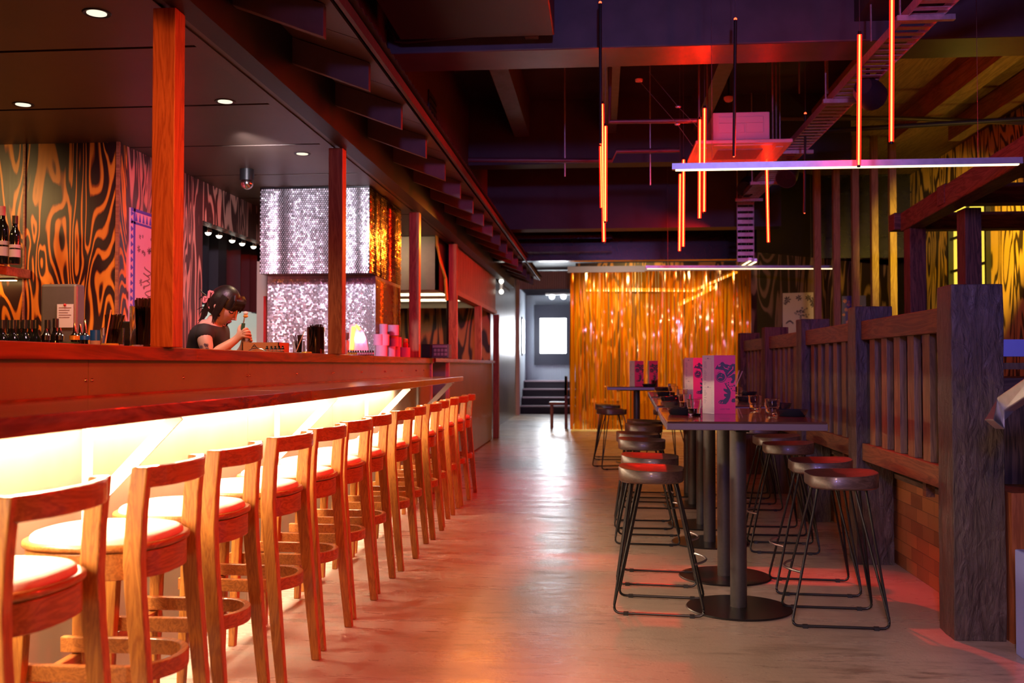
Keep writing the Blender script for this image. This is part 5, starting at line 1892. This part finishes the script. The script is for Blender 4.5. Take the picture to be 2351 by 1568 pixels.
def skin_obj(name, pts, edges, radii, m, parent, sub=2, root=0):
    me = bpy.data.meshes.new(name)
    off = parent.location if parent else Vector((0, 0, 0))
    me.from_pydata([Vector(p) - off for p in pts], edges, [])
    o = bpy.data.objects.new(name, me)
    COL.objects.link(o)
    if parent:
        o.parent = parent
    md = o.modifiers.new('skin', 'SKIN')
    md.use_smooth_shade = True
    if not me.skin_vertices:
        bpy.context.view_layer.objects.active = o
    sv = me.skin_vertices[0].data
    for v, r in zip(sv, radii):
        v.radius = (r, r) if not isinstance(r, tuple) else r
        v.use_root = False
    sv[root].use_root = True
    s2 = o.modifiers.new('sub', 'SUBSURF')
    s2.levels = s2.render_levels = sub
    me.materials.append(m)
    return o


wo = thing('person', 'person with dark clipped-up hair and black t-shirt bent over work behind the bar', 'person', (wp(472, 900).x, yW, 0))
hip = wp(468, 925)
P = []
Rr = []
E_ = []


def pt(p, r, link=None):
    P.append(Vector(p))
    Rr.append(r)
    if link is not None:
        E_.append((link, len(P) - 1))
    return len(P) - 1


ipel = pt(hip, .13)
iw = pt(wp(466, 870), .105, ipel)
ic = pt(wp(474, 800), .112, iw)
isx = pt(wp(482, 760), .085, ic)
inb = pt(wp(491, 741), .050, isx)
inh = pt(wp(502, 722), .046, inb)
for s_ in (-1, 1):
    sh = pt(wp(470 if s_ < 0 else 503, 760 if s_ < 0 else 757, .155 * s_), .052, isx)
    if s_ < 0:
        ua = pt(wp(470, 786, -.185), .047, sh)
        el = pt(wp(483, 816, -.19), .036, ua)
        fa = pt(wp(515, 798, -.15), .034, el)
        wr = pt(wp(543, 779, -.11), .023, fa)
        pm = pt(wp(553, 769, -.10), .022, wr)
        fing = [((560, 757, -.12), (566, 754, -.09), (570, 758, -.06)), ((563, 762, -.12), (571, 760, -.10), (574, 764, -.06)), ((564, 767, -.12), (573, 767, -.10), (576, 771, -.06)), ((562, 773, -.12), (571, 774, -.10), (574, 778, -.07))]
        thumb = ((548, 757, -.08), (551, 749, -.06), (557, 746, -.05))
    else:
        ua = pt(wp(512, 800, .16), .045, sh)
        el = pt(wp(535, 835, .13), .036, ua)
        fa = pt(wp(549, 815, .06), .032, el)
        wr = pt(wp(560, 795, .0), .023, fa)
        pm = pt(wp(565, 783, -.02), .022, wr)
        fing = [((569, 772, -.01), (567, 765, -.04), (563, 766, -.05)), ((572, 775, -.02), (572, 769, -.05), (567, 769, -.06)), ((574, 780, -.02), (576, 775, -.05), (571, 774, -.07)), ((574, 785, -.02), (578, 782, -.05), (573, 780, -.07))]
        thumb = ((558, 777, -.03), (555, 769, -.05), (557, 762, -.06))
    for ch_ in fing:
        last = pm
        for j, c in enumerate(ch_):
            last = pt(wp(*c), [.0095, .0085, .0075][j], last)
    last = pm
    for j, c in enumerate(thumb):
        last = pt(wp(*c), [.011, .0095, .008][j], last)
for s_ in (-1, 1):
    h_ = pt(hip + Vector((0, .085 * s_, -.06)), .085, ipel)
    k_ = pt(Vector((hip.x + .02, hip.y + .09 * s_, .46)), .055, h_)
    an = pt(Vector((hip.x - .01, hip.y + .10 * s_, .08)), .038, k_)
    pt(Vector((hip.x + .13, hip.y + .10 * s_, .035)), .03, an)
skin_obj('body', P, E_, Rr, M['skin'], wo, 2, ipel)
# trousers and t-shirt
tp = [hip + Vector((0, 0, .05)), hip] + [hip + Vector((0, -.085, -.06)), Vector((hip.x + .02, hip.y - .09, .46)), Vector((hip.x - .01, hip.y - .10, .10)), hip + Vector((0, .085, -.06)), Vector((hip.x + .02, hip.y + .09, .46)), Vector((hip.x - .01, hip.y + .10, .10))]
skin_obj('trousers', tp, [(0, 1), (1, 2), (2, 3), (3, 4), (1, 5), (5, 6), (6, 7)], [.125, .142, .097, .068, .055, .097, .068, .055], M['black'], wo, 2, 1)
sp_ = [wp(467, 915), wp(465, 870), wp(473, 800), wp(481, 764), wp(486, 751), wp(469, 762, -.155), wp(468, 786, -.187), wp(503, 759, .155), wp(511, 795, .165)]
skin_obj('t_shirt', sp_, [(0, 1), (1, 2), (2, 3), (3, 4), (3, 5), (5, 6), (3, 7), (7, 8)], [.138, .120, .128, .098, .066, .066, .062, .066, .060], M['shirt'], wo, 2, 1)
# tattoo patches on the upper arm
mb = MB()
rr = random.Random(2)
for k in range(12):
    c = wp(rr.uniform(464, 482), rr.uniform(790, 806), -.185)
    c.y = yW - .185 - .040 + rr.uniform(0, .004)
    leaf_star(mb, 0, 0, rr.uniform(.006, .014), lambda u, v, t, c=c: (c.x + u, c.y + t - .014, c.z + v))
mb.build('tattoo', M['tattoo'], wo)
# head
fwd = Vector((.80, -.16, -.56)).normalized()
sid = fwd.cross(Vector((0, 0, 1))).normalized()
upv = sid.cross(fwd).normalized()
hc = wp(516, 702)
HM = Matrix((fwd, -sid, upv)).transposed()


def hd_(f_, s_, u_):
    return hc + fwd * f_ - sid * s_ + upv * u_


mb = MB()
vs = []
seg, rings = 28, 20
for i in range(rings + 1):
    t = PI * i / rings
    for j in range(seg):
        a = 2 * PI * j / seg
        x, y, z = math.sin(t) * math.cos(a), math.sin(t) * math.sin(a), math.cos(t)
        fx = .092 * x
        sy = .074 * y
        uz_ = .112 * z
        if z < -.1:  # taper to the chin
            k_ = (-.1 - z) / .9
            sy *= 1 - .42 * k_
            fx = fx * (1 - .30 * k_) + .030 * k_
        if x > .5:
            fx -= .010 * max(0, .3 - abs(z - .15)) * 2  # eye hollow
        vs.append(hd_(fx, sy, uz_))
fs = []
for i in range(rings):
    for j in range(seg):
        fs.append([i * seg + j, (i + 1) * seg + j, (i + 1) * seg + (j + 1) % seg, i * seg + (j + 1) % seg])
mb.add(vs, fs, True)
# nose, ears joined to the head surface
mb.sweep([hd_(.086, 0, .022), hd_(.098, 0, -.006), hd_(.108, 0, -.026), hd_(.088, 0, -.036)], [(.007 * math.cos(q * PI / 4), .008 * math.sin(q * PI / 4)) for q in range(8)], smooth=True, scale=[.6, 1.0, 1.35, 1.0])
for s_ in (-1, 1):
    mb.ball(hd_(-.005, .074 * s_, -.012), .022, 10, 8, (.7, .5, 1.1))
mb.build('head', M['skin'], wo)
mb = MB()
mb.ball(hd_(.083, 0, -.060), .016, 12, 8, (.7, 1.2, .45))
mb.ball(hd_(.080, 0, -.069), .015, 12, 8, (.7, 1.1, .5))
mb.build('lips', M['lip'], wo)
mb = MB()
for s_ in (-1, 1):
    mb.tube([hd_(.070, .048 * s_, .004), hd_(.081, .036 * s_, -.004), hd_(.086, .022 * s_, .001)], .0032, 6)
    mb.tube([hd_(.074, .050 * s_, .028), hd_(.085, .034 * s_, .034), hd_(.090, .018 * s_, .030)], .003, 6)
mb.build('closed_eyes', M['hair'], wo)
# hair
mb = MB()
vs = []
idx = {}
fs = []
for i in range(rings + 1):
    t = PI * i / rings
    for j in range(seg):
        a = 2 * PI * j / seg
        x, y, z = math.sin(t) * math.cos(a), math.sin(t) * math.sin(a), math.cos(t)
        vs.append(hd_(-.014 + .100 * x, .084 * y, .008 + .117 * z))
        idx[(i, j)] = (x, y, z)
for i in range(rings):
    for j in range(seg):
        x, y, z = idx[(i, j)]
        if (x > .40 and z < .10) or (z < -.62) or (x > .10 and z < -.25 and abs(y) < .8):
            continue
        fs.append([i * seg + j, (i + 1) * seg + j, (i + 1) * seg + (j + 1) % seg, i * seg + (j + 1) % seg])
mb.add(vs, fs, True)
rr = random.Random(5)
for k in range(20):  # fringe
    s_ = -.058 + .116 * k / 19
    mb.tube([hd_(.050, s_ * .8, .102), hd_(.076, s_, .080), hd_(.083, s_ * 1.04, .050), hd_(.084, s_ * 1.08, .012 + rr.uniform(-.012, .012))], .0065, 6, scale=[1, 1.1, .8, .2])
for s_ in (-1, 1):  # side locks
    for k in range(5):
        d_ = k * .009
        mb.tube([hd_(.030 - d_, .070 * s_, .070), hd_(.036 - d_, .084 * s_, .01), hd_(.034 - d_ * .8, .082 * s_, -.055), hd_(.042 - d_ * .5, .070 * s_, -.112 + rr.uniform(-.015, .02))], .008, 6, scale=[1, 1.1, .8, .2])
for k in range(12):  # ponytail and wisps
    a = rr.uniform(-.02, .02)
    mb.tube([wp(489 + rr.uniform(-3, 3), 688 + rr.uniform(-6, 6), a), wp(476 + rr.uniform(-3, 3), 700 + rr.uniform(-6, 8), a), wp(470 + rr.uniform(-4, 4), 716 + rr.uniform(-5, 8), a), wp(459 + rr.uniform(-6, 8), 738 + rr.uniform(-6, 6), a)], .009, 6, scale=[1, 1.1, .8, .15])
for p in [((474, 680), (464, 672), (459, 664)), ((473, 684), (462, 682), (456, 688)), ((474, 706), (463, 705), (452, 711)), ((474, 706), (466, 709), (457, 722))]:
    mb.tube([wp(*q) for q in p], .005, 5, scale=[1, .8, .2])
mb.build('hair', M['hair'], wo)
cl = MB()
for (a, b) in [((481, 668), (491, 671)), ((481, 668), (479, 684)), ((491, 671), (486, 686)), ((469, 681), (477, 684)), ((469, 681), (467, 693)), ((477, 684), (473, 694)), ((467, 693), (473, 694)), ((480, 707), (484, 704))]:
    cl.bar(wp(a[0], a[1], -.05), wp(b[0], b[1], -.05), .014, .011)
    cl.bar(wp(a[0], a[1], .05), wp(b[0], b[1], .05), .014, .011)
cl.bar(wp(474, 686, -.05), wp(474, 686, .05), .016, .016)
cl.build('hair_clip', M['clip'], wo)
tl_ = thing('garnish_peeler', 'green-handled stick with white and orange tip held in both hands by the bartender', 'tool', wp(558, 758, -.06))
MB().tube([wp(556, 768, -.065), wp(559, 742, -.065)], .011, 12).build('grip', M['green'], tl_)
MB().tube([wp(559, 742, -.065), wp(562, 727, -.065)], .004, 8).build('shaft', M['steel'], tl_)
MB().ball(wp(564, 726, -.065), .013, 12, 8, (1.2, .8, .7)).build('orange_tip', M['orange_cable'], tl_)
MB().ball(wp(564, 719, -.065), .014, 12, 8, (1.1, .8, .8)).build('white_tip', M['white_metal'], tl_)

# ================================================================== LIGHTS
def spot(name, loc, aim, col, power, size=60, blend=.5, rad=.05):
    l = bpy.data.lights.new(name, 'SPOT')
    l.energy = power
    l.color = col
    l.spot_size = math.radians(size)
    l.spot_blend = blend
    l.shadow_soft_size = rad
    o = bpy.data.objects.new(name, l)
    COL.objects.link(o)
    o.location = loc
    d = Vector(aim) - Vector(loc)
    o.rotation_euler = d.to_track_quat('-Z', 'Y').to_euler()
    return o


for p in dpos:
    spot('downlight_lamp', (p.x, p.y, 2.53), (p.x, p.y, 0), (1, .72, .42), 45, 120, .8, .05)
# wall washer lamps at the wine shelf and the column
spot('wall_wash_lamp', (-4.3, 4.7, 2.45), (-4.4, 6.0, 1.6), (1, .62, .22), 75, 110, .9, .08)
spot('column_lamp', (-2.15, 5.7, 2.48), (-2.2, 7.55, 1.85), (.95, .88, 1), 125, 75, .6, .06)
spot('side_wall_lamp', (-2.1, 4.9, 2.46), (-3.0, 6.6, 1.5), (1, .45, .75), 60, 75, .7, .06)
spot('column_side_lamp', (-1.2, 9.6, 2.4), (-1.8, 8.1, 1.6), (1, .30, .03), 60, 80, .6, .05)
spot('hood_fill', (-2.4, 9.2, 2.5), (-2.4, 12, 1.2), (1, .75, .45), 25, 100, .7, .05)  # added spot to brighten the hood and pass
# red stage spots along the tray, then spots off the tray without fixtures
for (px_, py_, pz_), aim, e in (((1.76, 3.3, 2.5), (-1.3, 3.0, .8), 400), ((1.72, 6.4, 2.6), (-1.4, 6.4, .9), 400), ((1.65, 9.4, 2.8), (-1.6, 9.4, 1.3), 500), ((1.5, 12.2, 2.8), (-1.6, 12.8, 1.8), 380)):
    spot('red_stage_lamp', (px_, py_, pz_), aim, (1, .016, .008), e, 78, .8, .09)
spot('red_table_fill', (.2, 7.2, 3.1), (.8, 5.4, .7), (1, .016, .006), 480, 36, .8, .05)  # added to redden seats and table tops like neon reflections
spot('amber_front_lamp', (.2, -1.2, 2.7), (-1.9, 3.4, 1.75), (1, .24, .04), 900, 24, .9, .12)
spot('yellow_wall_lamp', (3.1, 8.9, 2.7), (4.2, 12.0, 2.3), (1, .64, .05), 600, 50, .6, .06)  # set apart from the stage spotlights to light the plywood only
spot('yellow_rafter_fill', (3.75, 8.0, 2.2), (3.35, 8.8, 3.7), (1, .60, .06), 30, 85, .7, .06)  # no known fixture here, added to light the rafters
spot('violet_front_lamp', (-.4, -1.9, 2.4), (1.9, 4.3, 1.2), (.36, .27, 1), 380, 34, .6, .2)
spot('violet_high_lamp', (.5, -1.9, 2.6), (1.2, 6.5, 3.5), (.44, .30, 1), 650, 50, .8, .2)
spot('floor_front_fill', (-.5, -1.5, 3.1), (.55, 3.4, .0), (1, .56, .42), 560, 38, .9, .3)  # unseen spot added behind the camera to brighten the floor
# spots added inside the curtained booth to backlight the strips
spot('booth_backlight', (1.7, 18.5, 3.2), (1.6, 17.5, .2), (1, .66, .18), 420, 100, .8, .1)
spot('booth_backlight', (.0, 18.5, 3.2), (.0, 17.5, .2), (1, .78, .18), 480, 100, .8, .1)
spot('booth_back_lamp', (.8, 19.2, 3.2), (.8, 21, 1.2), (1, .66, .18), 350, 120, .8, .1)
spot('curtain_front_fill', (.4, 14.4, 2.9), (1.0, 17.4, 1.3), (1, .72, .5), 130, 110, .8, .1)  # outside the booth, added to light the curtain from the front
w_ = bpy.data.worlds.new('world')
S.world = w_
w_.use_nodes = True
w_.node_tree.nodes['Background'].inputs[0].default_value = (.3, .2, .4, 1)
w_.node_tree.nodes['Background'].inputs[1].default_value = .02
